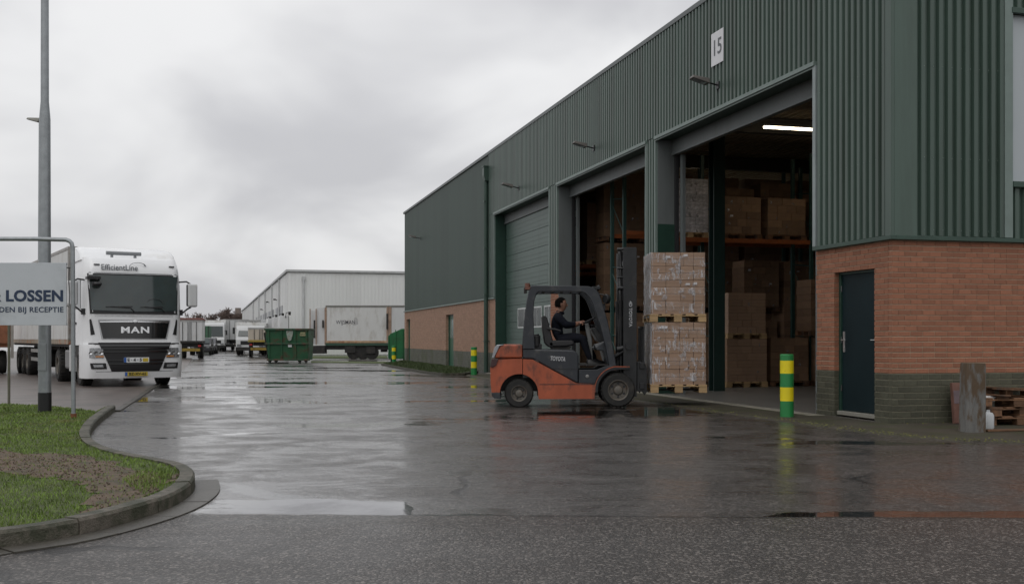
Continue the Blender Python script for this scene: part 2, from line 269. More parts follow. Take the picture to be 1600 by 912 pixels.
    hgt = mth('ADD', mth('ADD', mth('MULTIPLY', noise(70, 4, 0.6), 0.6), mth('MULTIPLY', noise(260, 2, 0.5), 0.4)), mth('MULTIPLY', noise(26, 3, 0.7), 1.5)); hgt = mth('ADD', hgt, mth('MULTIPLY', vo.outputs['Distance'], -1.1))
    hgt = mth('ADD', hgt, mth('MULTIPLY', noise(5, 5, 0.6), 1.2)); hgt = mth('SUBTRACT', hgt, mth('MULTIPLY', dark, 1.5))
    bs = mth('MULTIPLY', mth('ADD', mth('MULTIPLY', old, 0.95), mth('MULTIPLY', mth('SUBTRACT', 1.0, old), 1.0)), mth('SUBTRACT', 1.0, mth('MULTIPLY', pud, 0.985)))
    bs = mth('MULTIPLY', bs, rng_(Y, 12.0, 60.0, 1.0, 0.25))
    bp = n.new('ShaderNodeBump'); bp.inputs['Distance'].default_value = 0.008; l.new(bs, bp.inputs['Strength']); l.new(hgt, bp.inputs['Height']); l.new(bp.outputs[0], b.inputs['Normal'])
    return m
ASPH = asphalt_material()
PAVE = mat('paved_lot', (0.115, 0.095, 0.085), 0.42, var=0.25, vscale=1.5, bump=0.35, bscale=30, dirt=(0.06, 0.052, 0.045), dscale=0.8)
TURF = mat('turf_soil', (0.065, 0.080, 0.028), 0.95, var=0.4, vscale=6, bump=0.8, bscale=30)
EARTH = mat('bare_earth', (0.118, 0.078, 0.050), 0.8, var=0.35, vscale=14, bump=1.0, bscale=35, dirt=(0.05, 0.045, 0.022), dscale=7, dlo=0.45, dhi=0.62)
BLADE = mat('grass_blades', (0.13, 0.20, 0.030), 0.6, var=0.3, vscale=2.2, island=0.35, dirt=(0.19, 0.17, 0.06), dscale=1.3, dlo=0.52, dhi=0.75)

# ------------------------------------------------------------------ mesh helpers
class MB:
    def __init__(s): s.v = []; s.f = []; s.m = []
    def add(s, vs, fs, m=0, M=None):
        o = len(s.v)
        s.v += [tuple(M @ Vector(v)) if M else tuple(v) for v in vs]
        s.f += [tuple(i + o for i in f) for f in fs]; s.m += [m] * len(fs); return s
    def box(s, x0, x1, y0, y1, z0, z1, m=0, M=None):
        return s.add([(x0,y0,z0),(x1,y0,z0),(x1,y1,z0),(x0,y1,z0),(x0,y0,z1),(x1,y0,z1),(x1,y1,z1),(x0,y1,z1)],
                     [(0,3,2,1),(4,5,6,7),(0,1,5,4),(1,2,6,5),(2,3,7,6),(3,0,4,7)], m, M)
    def prism(s, poly, a, b, axis='y', m=0, M=None):       # poly given counter-clockwise or not; n-gon caps
        n = len(poly)
        def pt(p, t): return {'y': (p[0], t, p[1]), 'x': (t, p[0], p[1]), 'z': (p[0], p[1], t)}[axis]
        vs = [pt(p, a) for p in poly] + [pt(p, b) for p in poly]
        fs = [tuple(range(n)), tuple(range(2*n-1, n-1, -1))] + [(i, i+n, (i+1) % n + n, (i+1) % n) for i in range(n)]
        return s.add(vs, fs, m, M)
    def tube(s, pts, r, n=8, m=0, M=None, cap=True):
        pts = [Vector(p) for p in pts]; rs = r if isinstance(r, (list, tuple)) else [r] * len(pts)
        vs, fs = [], []; up = None
        for i, p in enumerate(pts):
            d = (pts[min(i+1, len(pts)-1)] - pts[max(i-1, 0)]).normalized()
            if up is None: up = Vector((0, 0, 1)) if abs(d.z) < 0.9 else Vector((1, 0, 0))
            a = d.cross(up).normalized(); b = a.cross(d).normalized(); up = b
            vs += [p + (a * math.cos(2*math.pi*k/n) + b * math.sin(2*math.pi*k/n)) * rs[i] for k in range(n)]
        for i in range(len(pts)-1):
            fs += [(i*n+k, i*n+(k+1) % n, (i+1)*n+(k+1) % n, (i+1)*n+k) for k in range(n)]
        if cap: fs += [tuple(range(n))[::-1], tuple(range((len(pts)-1)*n, len(pts)*n))]
        return s.add(vs, fs, m, M)
    def lathe(s, prof, n=24, m=0, M=None, axis='z', cap=True):       # prof: (radius, height)
        vs, fs = [], []
        for r, h in prof:
            for k in range(n):
                c, q = r*math.cos(2*math.pi*k/n), r*math.sin(2*math.pi*k/n)
                vs.append((c, q, h) if axis == 'z' else (c, h, q))
        for i in range(len(prof)-1):
            fs += [(i*n+k, i*n+(k+1) % n, (i+1)*n+(k+1) % n, (i+1)*n+k) for k in range(n)]
        if cap: fs += [tuple(range(n))[::-1], tuple(range((len(prof)-1)*n, len(prof)*n))]
        return s.add(vs, fs, m, M)
    def mesh(s, name, mats, smooth=0):
        me = bpy.data.meshes.new(name); me.from_pydata(s.v, [], s.f)
        for q in (mats if isinstance(mats, (list, tuple)) else [mats]): me.materials.append(q)
        if any(s.m): me.polygons.foreach_set('material_index', s.m)
        bm = bmesh.new(); bm.from_mesh(me); bmesh.ops.recalc_face_normals(bm, faces=bm.faces); bm.to_mesh(me); bm.free()
        if smooth:
            me.polygons.foreach_set('use_smooth', [True]*len(me.polygons)); me.set_sharp_from_angle(angle=R(smooth))
        return me
    def build(s, name, mats, parent=None, smooth=0, bevel=0, seg=2, loc=None, rot=None):
        o = link(name, s.mesh(name, mats, smooth), parent, loc, rot)
        if bevel: add_bevel(o, bevel, seg)
        return o
def add_bevel(o, w, seg=2):
    q = o.modifiers.new('bevel', 'BEVEL'); q.width = w; q.segments = seg; q.limit_method = 'ANGLE'; q.angle_limit = R(35); q.harden_normals = False
def link(name, me, parent=None, loc=None, rot=None):
    o = bpy.data.objects.new(name, me); COL.objects.link(o)
    if parent: o.parent = parent
    if loc is not None: o.location = loc
    if rot is not None: o.rotation_euler = rot
    return o
def tag(o, label=None, cat=None, group=None, kind=None):
    if label: o['label'] = label
    if cat: o['category'] = cat
    if group: o['group'] = group
    if kind: o['kind'] = kind
    return o
def thing(name, label, cat, loc=(0, 0, 0), rz=0.0, group=None):
    o = link(name, None, None, loc, (0, 0, rz)); o.empty_display_size = 0.2
    return tag(o, label, cat, group)
def copy_tree(o, parent=None):
    c = o.copy(); COL.objects.link(c)
    if parent: c.parent = parent
    for ch in list(o.children): copy_tree(ch, c)
    return c
def text_mesh(txt, size, bold=0.0, extrude=0.002, m=None, shear=0.0, align='CENTER', space=1.0):
    cu = bpy.data.curves.new('lettering', 'FONT'); cu.body = txt; cu.size = size; cu.offset = bold; cu.extrude = extrude
    cu.align_x = align; cu.align_y = 'CENTER'; cu.shear = shear; cu.space_character = space; cu.resolution_u = 3
    o = bpy.data.objects.new('lettering', cu); COL.objects.link(o)
    me = bpy.data.meshes.new_from_object(o.evaluated_get(bpy.context.evaluated_depsgraph_get()))
    bpy.data.objects.remove(o); bpy.data.curves.remove(cu); me.materials.clear(); me.materials.append(m or INK); return me
def lettering(name, txt, size, m, parent, loc, rot, width=None, **k):
    me = text_mesh(txt, size, m=m, **k); o = link(name, me, parent, loc, rot)
    if width:
        xs = [v.co.x for v in me.vertices]; w = max(xs) - min(xs)
        for v in me.vertices: v.co.x *= width / w
    return o
def sheet(name, pts, z, m, kind='structure', label=None):
    me = bpy.data.meshes.new(name); me.from_pydata([(p[0], p[1], z) for p in pts], [], [tuple(range(len(pts)))])
    bm = bmesh.new(); bm.from_mesh(me); bmesh.ops.triangulate(bm, faces=bm.faces); bmesh.ops.recalc_face_normals(bm, faces=bm.faces)
    for f in bm.faces:
        if f.normal.z < 0: f.normal_flip()
    bm.to_mesh(me); bm.free(); me.materials.append(m); o = link(name, me); tag(o, label, None, None, kind); return o
def catmull(pts, n=8):
    P_ = [Vector(p) for p in pts]; out = []
    for i in range(len(P_)-1):
        a, b, c, d = P_[max(i-1, 0)], P_[i], P_[i+1], P_[min(i+2, len(P_)-1)]
        for k in range(n):
            t = k/n; out.append(0.5*((2*b)+(c-a)*t+(2*a-5*b+4*c-d)*t*t+(3*b-a-3*c+d)*t**3))
    return out + [P_[-1]]
def wheel(name, parent, c, r, w, side=-1, rimr=0.55, n=28, lugs=5, M=None):
    """tyre as the part, rim and hub as its sub-part; the axle runs along local y"""
    t = MB(); h = w/2
    t.lathe([(r*rimr, -h), (r*0.90, -h), (r*0.985, -h*0.72), (r, -h*0.45), (r, h*0.45), (r*0.985, h*0.72), (r*0.90, h), (r*rimr*1.04, h), (r*rimr, h*0.9), (r*rimr, -h)], n, 0, None, 'y', False)
    for k in range(n):                      # tread blocks
        a = 2*math.pi*k/n; M2 = Matrix.Rotation(a, 4, 'Y')
        t.box(-r*0.045, r*0.045, -h*0.9, -h*0.08, r*0.97, r*1.015, 0, M2); t.box(-r*0.045+r*0.1, r*0.045+r*0.1, h*0.08, h*0.9, r*0.965, r*1.01, 0, M2)
    o = t.build(name, TYRE, parent, smooth=40, loc=c)
    q = MB(); s = side
    q.lathe([(r*rimr*1.02, s*h*0.98), (r*rimr*0.98, s*h*1.03), (r*rimr*0.88, s*h*0.95), (r*rimr*0.80, s*h*0.55), (r*0.30, s*h*0.50), (r*0.24, s*h*0.85), (r*0.12, s*h*0.95), (0.001, s*h*0.95)], 28, 0, None, 'y', False)
    q.lathe([(r*rimr, s*h*0.2), (r*rimr*0.9, s*h*0.2), (0.001, s*h*0.2)], 28, 1, None, 'y', False)
    for k in range(lugs):
        a = 2*math.pi*(k+0.5)/lugs; q.lathe([(r*0.075, s*h*0.02), (r*0.075, s*h*0.06), (0.001, s*h*0.06)], 10, 1, Matrix.Translation((math.cos(a)*r*rimr*0.66, s*h*0.50, math.sin(a)*r*rimr*0.66)), 'y')
    for k in range(lugs):
        a = 2*math.pi*k/lugs; q.lathe([(r*0.045, 0), (r*0.045, s*h*0.12), (0.001, s*h*0.14)], 8, 0, Matrix.Translation((math.cos(a)*r*0.38, s*h*0.50, math.sin(a)*r*0.38)), 'y')
    q.build('rim', [RIM, BLACKP], o, smooth=35)
    return o

# ================================================================== GROUND
sheet('ground', [(-900, -60), (900, -60), (900, 1500), (-900, 1500)], 0.0, ASPH)
lot = [G(182, 641), G(236, 605.5), G(262, 592), G(290, 575), G(300, 560), G(300, 548)] + [Vector((-60, 110, 0)), Vector((-60, 12, 0)), Vector((-7.5, 12, 0)), G(120, 655)]
sheet('paved_lot', lot, 0.004, PAVE)
sheet('field', [(-900, 260), (900, 260), (900, 1400), (-900, 1400)], 0.006, mat('far_field', (0.05, 0.06, 0.035), 0.9, var=0.3, vscale=0.02))

# low flush kerb between the yard road and the paved lot
lk = catmull([G(182, 641, 0.02), G(212, 622, 0.02), G(236, 606, 0.02), G(262, 592, 0.02)], 4)
def strip_stones(parent, line, w_in, w_out, z0, z1, step, m, name, gap=0.012, top_round=0.0):
    """cut a line into stones; each stone is an object of its own"""
    d = [0.0]
    for a, b in zip(line, line[1:]): d.append(d[-1] + (b-a).length)
    def at(t):
        t = max(0, min(d[-1], t))
        for i in range(len(d)-1):
            if t <= d[i+1] + 1e-9:
                u = (t-d[i])/max(d[i+1]-d[i], 1e-9); p = line[i].lerp(line[i+1], u); dr = (line[i+1]-line[i]).normalized(); break
        return p, dr
    def frame(t):
        p, _ = at(t); a, _ = at(t-0.12); b, _ = at(t+0.12); dr = (b-a).normalized(); return p, Vector((-dr.y, dr.x, 0))
    n = max(1, round(d[-1]/step)); objs = []
    for i in range(n):
        t0, t1 = i*d[-1]/n + gap/2, (i+1)*d[-1]/n - gap/2; ks = 5
        sec = []
        for k in range(ks):
            p, nr = frame(t0+(t1-t0)*k/(ks-1)); q = top_round
            ring = [p-nr*w_out+Vector((0,0,z0)), p-nr*(w_out-q*0.25)+Vector((0,0,z1-q)), p-nr*(w_out-q)+Vector((0,0,z1)), p+nr*w_in+Vector((0,0,z1)), p+nr*w_in+Vector((0,0,z0))] if q else \
                   [p-nr*w_out+Vector((0,0,z0)), p-nr*w_out+Vector((0,0,z1)), p+nr*w_in+Vector((0,0,z1)), p+nr*w_in+Vector((0,0,z0))]
            sec.append(ring)
        c = sec[ks//2][0].copy(); c.z = 0; jz = random.uniform(-0.004, 0.004); L = len(sec[0]); mb = MB()
        vs = [v - c + Vector((0, 0, jz)) for r_ in sec for v in r_]
        fs = [(k*L+j, k*L+(j+1) % L, (k+1)*L+(j+1) % L, (k+1)*L+j) for k in range(ks-1) for j in range(L)] + [tuple(range(L)), tuple(range((ks-1)*L, ks*L))[::-1]]
        mb.add(vs, fs); objs.append(mb.build(name, m, parent, loc=c))
    return objs
kb0 = link('flush_kerb', None); tag(kb0, None, None, None, 'structure')
strip_stones(kb0, [Vector((p.x, p.y, 0)) for p in lk], 0.05, 0.07, -0.05, 0.03, 0.9, GUTTER, 'kerb_stone')

# raised kerb round the grass island: line of its foot on the road
foot_px = [(-420, 912), (-200, 885), (0, 857), (100, 842), (190, 820), (252, 800), (288, 782), (304, 766), (303, 751), (285, 740), (245, 731), (196, 721), (158, 708), (143, 694), (143, 680), (155, 663), (181, 642)]
foot = catmull([G(*p) for p in foot_px], 5)
kerb = link('kerb', None); tag(kerb, None, None, None, 'structure')
strip_stones(kerb, foot, 0.135, 0.0, -0.1, 0.115, 0.95, KERB, 'kerb_stone', top_round=0.022)
gline = catmull([G(*p) for p in foot_px[:9]] , 5)
gut = link('gutter', None); tag(gut, None, None, None, 'structure')
strip_stones(gut, gline, -0.004, 0.215, -0.05, 0.010, 0.72, GUTTER, 'gutter_slab')

def offset_line(line, w):
    out = []
    for i, p in enumerate(line):
        a, b = line[max(i-1, 0)], line[min(i+1, len(line)-1)]; dr = (b-a).normalized(); out.append(p + Vector((-dr.y, dr.x, 0))*w)
    return out
inner = offset_line(foot, 0.130)
back = [G(150, 641.5, 0.1), G(105, 636, 0.1), G(60, 632, 0.1), G(0, 630, 0.1), Vector((-14, 22, 0)), Vector((-14, 4.5, 0))]
island = [Vector((p.x, p.y, 0)) for p in inner + back]
def inside(poly, x, y):
    c = np.zeros(len(x), bool); n = len(poly); j = n-1
    for i in range(n):
        xi, yi, xj, yj = poly[i][0], poly[i][1], poly[j][0], poly[j][1]
        k = ((yi > y) != (yj > y)) & (x < (xj-xi)*(y-yi)/((yj-yi) or 1e-9)+xi); c ^= k; j = i
    return c
sheet('island_ground', island, 0.092, TURF)
earth_px = [(-160, 700), (0, 703), (60, 708), (128, 712), (175, 722), (225, 731), (262, 740), (268, 750), (240, 770), (215, 785), (180, 797), (150, 800), (140, 785), (150, 765), (120, 752), (70, 744), (0, 738), (-160, 735)]
earth = [G(x, y, 0.1) for x, y in earth_px]
eline = catmull(earth + [earth[0]], 4)[:-1]
eline = [p + Vector((random.uniform(-.07, .07), random.uniform(-.16, .16), 0)) for p in eline]
sheet('bare_earth', [(p.x, p.y) for p in eline], 0.098, EARTH)

def grass_patch(name, n, box, poly, zbase, hmin, hmax, thin=None, wid=0.004, dens=None, m=BLADE):
    x = rng.uniform(box[0], box[1], n); u = rng.uniform(0, 1, n); y = box[2]*(box[3]/box[2])**u
    k = inside(poly, x, y)
    if thin is not None:
        e = inside(thin, x, y); k &= ~(e & (rng.uniform(0, 1, n) > dens))
    x, y = x[k], y[k]; n = len(x)
    clump = 0.55+0.45*np.sin(x*7.3+np.sin(y*5.1)*2)*np.sin(y*6.1+x*2.2); clump = np.clip(clump, 0.25, 1)
    h = rng.uniform(hmin, hmax, n)*(0.55+0.6*clump); a = rng.uniform(0, 2*np.pi, n); lean = rng.normal(0, 0.45, (n, 2))*h[:, None]
    sc = np.clip(y/9.0, 1, 2.4); w = wid*sc*rng.uniform(0.7, 1.4, n)
    dx, dy = np.cos(a)*w, np.sin(a)*w
    v = np.empty((n, 5, 3)); z0 = zbase-0.01
    v[:, 0] = np.c_[x-dx, y-dy, np.full(n, z0)]; v[:, 1] = np.c_[x+dx, y+dy, np.full(n, z0)]
    mx_, my_ = x+lean[:, 0]*0.35, y+lean[:, 1]*0.35
    v[:, 2] = np.c_[mx_+dx*0.8, my_+dy*0.8, z0+h*0.6]; v[:, 3] = np.c_[mx_-dx*0.8, my_-dy*0.8, z0+h*0.6]
    v[:, 4] = np.c_[x+lean[:, 0], y+lean[:, 1], z0+h]
    me = bpy.data.meshes.new(name); me.vertices.add(n*5); me.vertices.foreach_set('co', v.reshape(-1))
    idx = np.arange(n)[:, None]*5; loops = np.hstack([idx+np.array([[0, 1, 2, 3]]), idx+np.array([[3, 2, 4]])]).reshape(-1)
    me.loops.add(len(loops)); me.loops.foreach_set('vertex_index', loops.astype(np.int32))
    me.polygons.add(n*2); st = (np.arange(n)[:, None]*7+np.array([[0, 4]])).reshape(-1); me.polygons.foreach_set('loop_start', st.astype(np.int32))
    me.update(calc_edges=True); me.validate(); me.materials.append(m); return link(name, me)
ipoly = [(p.x, p.y) for p in island]; epoly = [(p.x, p.y) for p in eline]
g1 = grass_patch('grass', 240000, (-11, -2.1, 5.6, 22.6), ipoly, 0.10, 0.014, 0.040, epoly, 0.0026, 0.16)
tag(g1, 'short green grass covering the kerbed island', None, None, 'stuff')
tuft_poly = [(p.x, p.y) for p in catmull([G(225, 772, .1), G(262, 752, .1), G(268, 738, .1), G(255, 733, .1), G(215, 735, .1), G(190, 752, .1)], 3)]
g2 = grass_patch('grass_tufts', 60000, (-3.4, -2.2, 7.3, 12), tuft_poly, 0.10, 0.02, 0.07, tuft_poly, 0.003, 0.16)
tag(g2, 'sparse taller grass tufts at the tip of the island', None, None, 'stuff')
# twigs, leaves and crumbs of soil on the bare earth; moss and leaves along the apron edge
def litter(name, pts, label, m, s0=0.006, s1=0.03):
    mb = MB()
    for p in pts:
        a = random.uniform(0, 6.28); L, w, h = random.uniform(s0, s1), random.uniform(s0*0.5, s0*1.3), random.uniform(0.003, 0.009)
        mb.box(-L, L, -w, w, -0.002, h, 0, Matrix.Translation(p) @ Matrix.Rotation(a, 4, 'Z') @ Matrix.Rotation(random.uniform(-.25, .25), 4, 'Y'))
    tag(mb.build(name, m), label, None, None, 'stuff')
ex = rng.uniform(-9, -2.2, 9000); ey = rng.uniform(7.2, 13.2, 9000); kk = inside(epoly, ex, ey)
litter('soil_litter', [Vector((a, b, 0.102)) for a, b in zip(ex[kk], ey[kk])], 'crumbs of soil and dead twigs on the bare earth', mat('litter_brown', (0.125, 0.092, 0.066), 0.9, var=0.2, island=0.5), 0.0025, 0.012)

# ================================================================== WAREHOUSE
wh = thing('warehouse', 'long dark green corrugated warehouse with red brick base and three tall loading doorways', 'warehouse', (CX, CY, 0), WA)
ROOF, BT, PT = 8.48, 2.83, 0.79                 # roof edge, brick top, plinth top
LEN, DEP = sF(632), 26.0
o2a, o2b = sF(1275), sF(1027.5); o1a, o1b = sF(1011.5), sF(872.8); o0a, o0b = sF(860), sF(774); LINT = 6.0
pipe_s = sF(764)
# --- corrugated sheets -------------------------------------------------
def rib_sheet(w, h, n, depth, pitch=None, flat=0.0):
    """profiled sheet in the local x-z plane, ribs towards -y, origin bottom left"""
    p = w/n; prof = []
    for i in range(n):
        x = i*p; prof += [(x, 0), (x+p*0.36, 0), (x+p*0.46, -depth), (x+p*0.90, -depth)]
    prof.append((w, 0)); mb = MB(); k = len(prof)
    vs = [(x, y, 0) for x, y in prof] + [(x, y, h) for x, y in prof]
    mb.add(vs, [(i, i+1, i+1+k, i+k) for i in range(k-1)])
    return mb
def rib_mesh(name, w, h, n, depth, m):
    mb = rib_sheet(w, h, n, depth); me = bpy.data.meshes.new(name); me.from_pydata(mb.v, [], mb.f); me.materials.append(m); return me
SH = {}
def clad(side, t0, t1, z0, z1, m=GREEN, pitch=0.165, depth=0.055, wmax=0.99, mk='g', off=0.0):
    """side 'f': long front (t along local y), 'e': end wall (t along local x)"""
    n = max(1, round((t1-t0)/wmax)); w = (t1-t0)/n; ribs = max(1, round(w/pitch)); key = (round(w, 3), round(z1-z0, 3), ribs, depth, mk)
    if key not in SH: SH[key] = rib_mesh('cladding_sheet', w, z1-z0, ribs, depth, m)
    for i in range(n):
        if side == 'f': o = link('cladding_sheet', SH[key], wh, (off, t0+(i+1)*w, z0+random.uniform(0, .004)), (0, 0, R(-90)))
        else: o = link('cladding_sheet', SH[key], wh, (t0+i*w, off, z0+random.uniform(0, .004)), (0, 0, 0))
EDG = 0.10
clad('f', EDG, o2a-0.06, BT+0.07, ROOF-0.06)
clad('f', o2a-0.06, pipe_s-0.1, LINT+0.07, ROOF-0.06, wmax=1.0)
clad('f', o2b, o1a, BT+0.07, LINT+0.05, wmax=1); clad('f', o1b, o0a, BT+0.07, LINT+0.05, wmax=1)
clad('f', o0b, pipe_s-0.1, BT+0.07, LINT+0.05, wmax=1)
clad('f', pipe_s+0.1, LEN-0.06, BT+0.07, ROOF-0.06, m=GREENF, pitch=0.20, depth=0.012, wmax=1.0, mk='flat')
t_tr = 1.97
clad('e', 0.40, t_tr, BT+0.07, ROOF-0.06, wmax=0.80)
clad('e', t_tr+0.16, 6.2, BT+0.07, 3.70, wmax=0.82, off=0.05); clad('e', t_tr+0.16, 6.2, 6.52, ROOF-0.06, wmax=0.82)
clad('e', 6.3, 16.0, BT+0.07, ROOF-0.06)
# rows of fixing screws along the nearest cladding, sheet by sheet
mb = MB()
for z in (BT+0.16, 4.1, 5.5, 6.9, 8.25):
    for k in range(12):
        y = EDG+0.08+k*0.165
        if y < o2a-0.1: mb.box(-0.060, -0.054, y-0.005, y+0.005, z-0.005, z+0.005)
    for k in range(9): x = 0.40+0.12+k*0.165; mb.box(x-0.005, x+0.005, -0.060, -0.054, z-0.005, z+0.005)
tag(mb.build('screws', TRIM, wh), None, None, None, 'stuff')
# corner flashing, trims
mb = MB(); mb.box(-0.060, 0.0, -0.060, EDG, BT+0.06, ROOF); mb.box(0.0, 0.395, -0.060, 0.0, BT+0.06, ROOF)
mb.build('corner_flashing', GREEN, wh, bevel=0.006)
mb = MB()
mb.box(-0.075, 0.02, -0.075, o2a+0.0, BT, BT+0.065); mb.box(0.02, 16, -0.075, 0.02, BT, BT+0.065); mb.build('drip_flashing', [TRIMD, TRIM], wh, bevel=0.005)
mb = MB(); mb.box(-0.055, 0.02, pipe_s+0.08, LEN+0.02, BT, BT+0.06, 1); mb.box(-0.055, 0.02, o0b+0.01, pipe_s-0.07, BT, BT+0.06, 1)
mb.build('drip_flashing', [TRIMD, TRIM], wh, bevel=0.005)
mb = MB(); mb.box(-0.07, 0.06, -0.07, LEN+0.05, ROOF-0.06, ROOF+0.05); mb.box(0.06, 16, -0.07, 0.06, ROOF-0.06, ROOF+0.05)
mb.build('roof_edge_trim', JAMB, wh, bevel=0.006)
mb = MB(); mb.box(0.06, DEP, 0.06, LEN, ROOF-0.3, ROOF-0.05); mb.build('roof', mat('roof_felt', (0.06, 0.06, 0.06), 0.9), wh)
for a, b in ((o2a, o2b), (o1a, o1b), (o0a, o0b)):
    mb = MB(); mb.box(-0.09, 0.0, a-0.07, b+0.03, LINT-0.0, LINT+0.075); mb.box(-0.06, -0.03, a-0.07, b+0.03, LINT-0.035, LINT)
    mb.build('lintel_trim', TRIM, wh, bevel=0.004)
    mb = MB(); mb.box(0.0, 0.44, a+0.002, b-0.002, LINT+0.003, LINT+0.05); mb.build('soffit', TRIMD, wh)
    mb = MB(); mb.box(0.36, 0.46, a+0.002, b-0.002, LINT-0.36, LINT); mb.box(0.34, 0.36, a+0.002, b-0.002, LINT-0.36, LINT-0.30)
    mb.build('door_header', JAMB, wh, bevel=0.004)
    mb = MB(); mb.box(0.0, 0.42, b-0.012, b+0.03, 0.03, LINT, 0 if b != o0b else 1); mb.box(0.42, 0.50, b-0.10, b+0.03, 0.03, LINT-0.36, 2); mb.box(0.50, 0.58, b-0.30, b-0.16, 0.03, LINT-0.36, 3)
    mb.build('door_jamb', [JAMB, GREEND, INK, JAMB], wh, bevel=0.003)
    mb = MB(); mb.box(0.0, 0.42, a-0.03, a+0.012, 0.03, LINT); mb.build('door_jamb', JAMB, wh)
# lower dark panel on the pier between the two open doorways
mb = MB(); mb.box(-0.004, 0.425, o2b-0.020, o2b-0.013, 0.03, 4.02); mb.build('jamb_guard', GREEND, wh)
mb = MB(); mb.box(-0.065, -0.005, o2a-0.085, o2a+0.012, BT+0.07, LINT-0.0); mb.build('edge_flashing', mat('edge_flash_pale', (0.26, 0.30, 0.30), 0.45, var=0.1), wh, bevel=0.004)
for s_ in (o2b+0.0, o1b+0.0, o1a-0.04, o0a-0.045, o0b):
    mb = MB(); mb.box(-0.062, -0.0, s_, s_+0.045, BT+0.08, LINT-0.04); mb.build('edge_flashing', TRIM, wh, bevel=0.004)
# end wall: vertical trim and tall translucent window
mb = MB(); mb.box(t_tr, t_tr+0.15, -0.062, 0.03, BT+0.07, ROOF-0.06); mb.build('window_trim', TRIM, wh, bevel=0.006)
mb = MB(); mb.box(t_tr+0.15, 6.25, -0.075, 0.0, 3.70, 3.79); mb.box(t_tr+0.13, 6.25, -0.075, 0.0, 6.43, 6.52); win = mb.build('window', TRIMD, wh, bevel=0.006)
pane = mat('translucent_panel', (0.42, 0.46, 0.48), 0.3, var=0.06, vscale=0.8, dirt=(0.33, 0.36, 0.37), dscale=1.1, stretch=(1, 1, 0.3))
for k in range(4):
    x0 = t_tr+0.17+k*1.02; mb = MB(); mb.box(x0, x0+1.0, 0.04, 0.06, 3.79, 6.43); mb.build('pane', pane, win)

# --- bricks -------------------------------------------------------------
BM = {}
def brick_mesh(L, h, dep, m):
    k = (round(L, 3), round(h, 3), round(dep, 2), m.name)
    if k not in BM:
        mb = MB(); e = 0.004; mb.add([(0,-0.0+e,0),(L,e,0),(L,dep,0),(0,dep,0),(0,e,h),(L,e,h),(L,dep,h),(0,dep,h),(e,0,e),(L-e,0,e),(L-e,0,h-e),(e,0,h-e)],
               [(4,5,6,7),(1,2,6,5),(3,0,4,7),(0,1,9,8),(1,5,10,9),(5,4,11,10),(4,0,8,11),(8,9,10,11),(0,3,2,1)])
        BM[k] = mb.mesh('brick', m)
    return BM[k]
left_over = {}; placed = [0]
def brick_wall(side, t0, t1, courses, holes, stretch=0.215, dep=0.10, limit=300, x_off=0.0, single=True, parent=None, seed=1):
    rr = random.Random(seed); z = 0.02; vj = 0.007
    for ci, (h, m, mort) in enumerate(courses):
        t = t0 - (0 if ci % 2 == 0 else stretch/2); joint = 0.0145
        while t < t1:
            L = stretch if rr.random() > 0.07 else stretch/2
            a, b = max(t, t0)+vj/2, min(t+L, t1)-vj/2; t += L
            parts = [(a, b)]
            for ha, hb, za, zb in holes:
                if z + h*0.6 > za and z + h*0.4 < zb:
                    nx = []
                    for p, q in parts:
                        if q <= ha or p >= hb: nx.append((p, q)); continue
                        if p < ha: nx.append((p, ha-0.001))
                        if q > hb: nx.append((hb+0.001, q))
                    parts = nx
            for p, q in parts:
                if q-p < 0.03: continue
                jit = rr.uniform(-0.001, 0.0015); L2 = q-p
                if single and placed[0] < limit:
                    me = brick_mesh(L2, h-joint, dep, m)
                    o = link('brick', me, parent)
                    if side == 'f': o.location = (x_off+jit, q, z); o.rotation_euler = (0, 0, R(-90))
                    else: o.location = (p, x_off+jit, z)
                    placed[0] += 1
                else:
                    mb = left_over.setdefault(m.name, MB()); e = 0
                    if side == 'f': mb.box(x_off+jit, dep, p, q, z, z+h-joint)
                    else: mb.box(p, q, x_off+jit, dep, z, z+h-joint)
        z += h
npl, nrd = 8, 25; CRS = [((PT-0.02)/npl, BRICKD, 0)]*npl + [((BT-PT)/nrd, BRICK, 0)]*nrd
dA, dB, dT = sF(1366), sF(1303.5), zF(1304, 425)           # personnel door opening in the pier
# end wall nearest the camera first, then the pier; the limit of single bricks is spent on the largest in view
brick_wall('e', 0.0, 2.55, CRS, [], parent=wh, limit=205, seed=3)
EW = placed[0]
def brick_wall_upper():
    pass
brick_wall('f', 0.102, o2a, CRS, [(dA, dB, 0, dT)], parent=wh, limit=300, seed=5)
brick_wall('e', 2.55, 9.0, CRS, [], parent=wh, limit=0, seed=4)
brick_wall('f', o2b, o1a, CRS, [], parent=wh, limit=0, seed=6); brick_wall('f', o1b, o0a, CRS, [], parent=wh, limit=0, seed=7)
CRP = [((PT-0.02)/npl, BRICKG, 0)]*npl + [((BT-PT)/nrd, BRICKP, 0)]*nrd
da, db, dt_ = sF(708.5), sF(696.5), zF(697, 491); ea, eb, et_ = sF(640.5), sF(635), zF(636, 499)
brick_wall('f', o0b, LEN, CRP, [(da, db, 0, dt_), (ea, eb, 0, et_)], parent=wh, limit=0, seed=8)
for mn, mb in left_over.items():
    o = mb.build('brickwork', bpy.data.materials[mn], wh); tag(o, None, None, None, 'stuff')
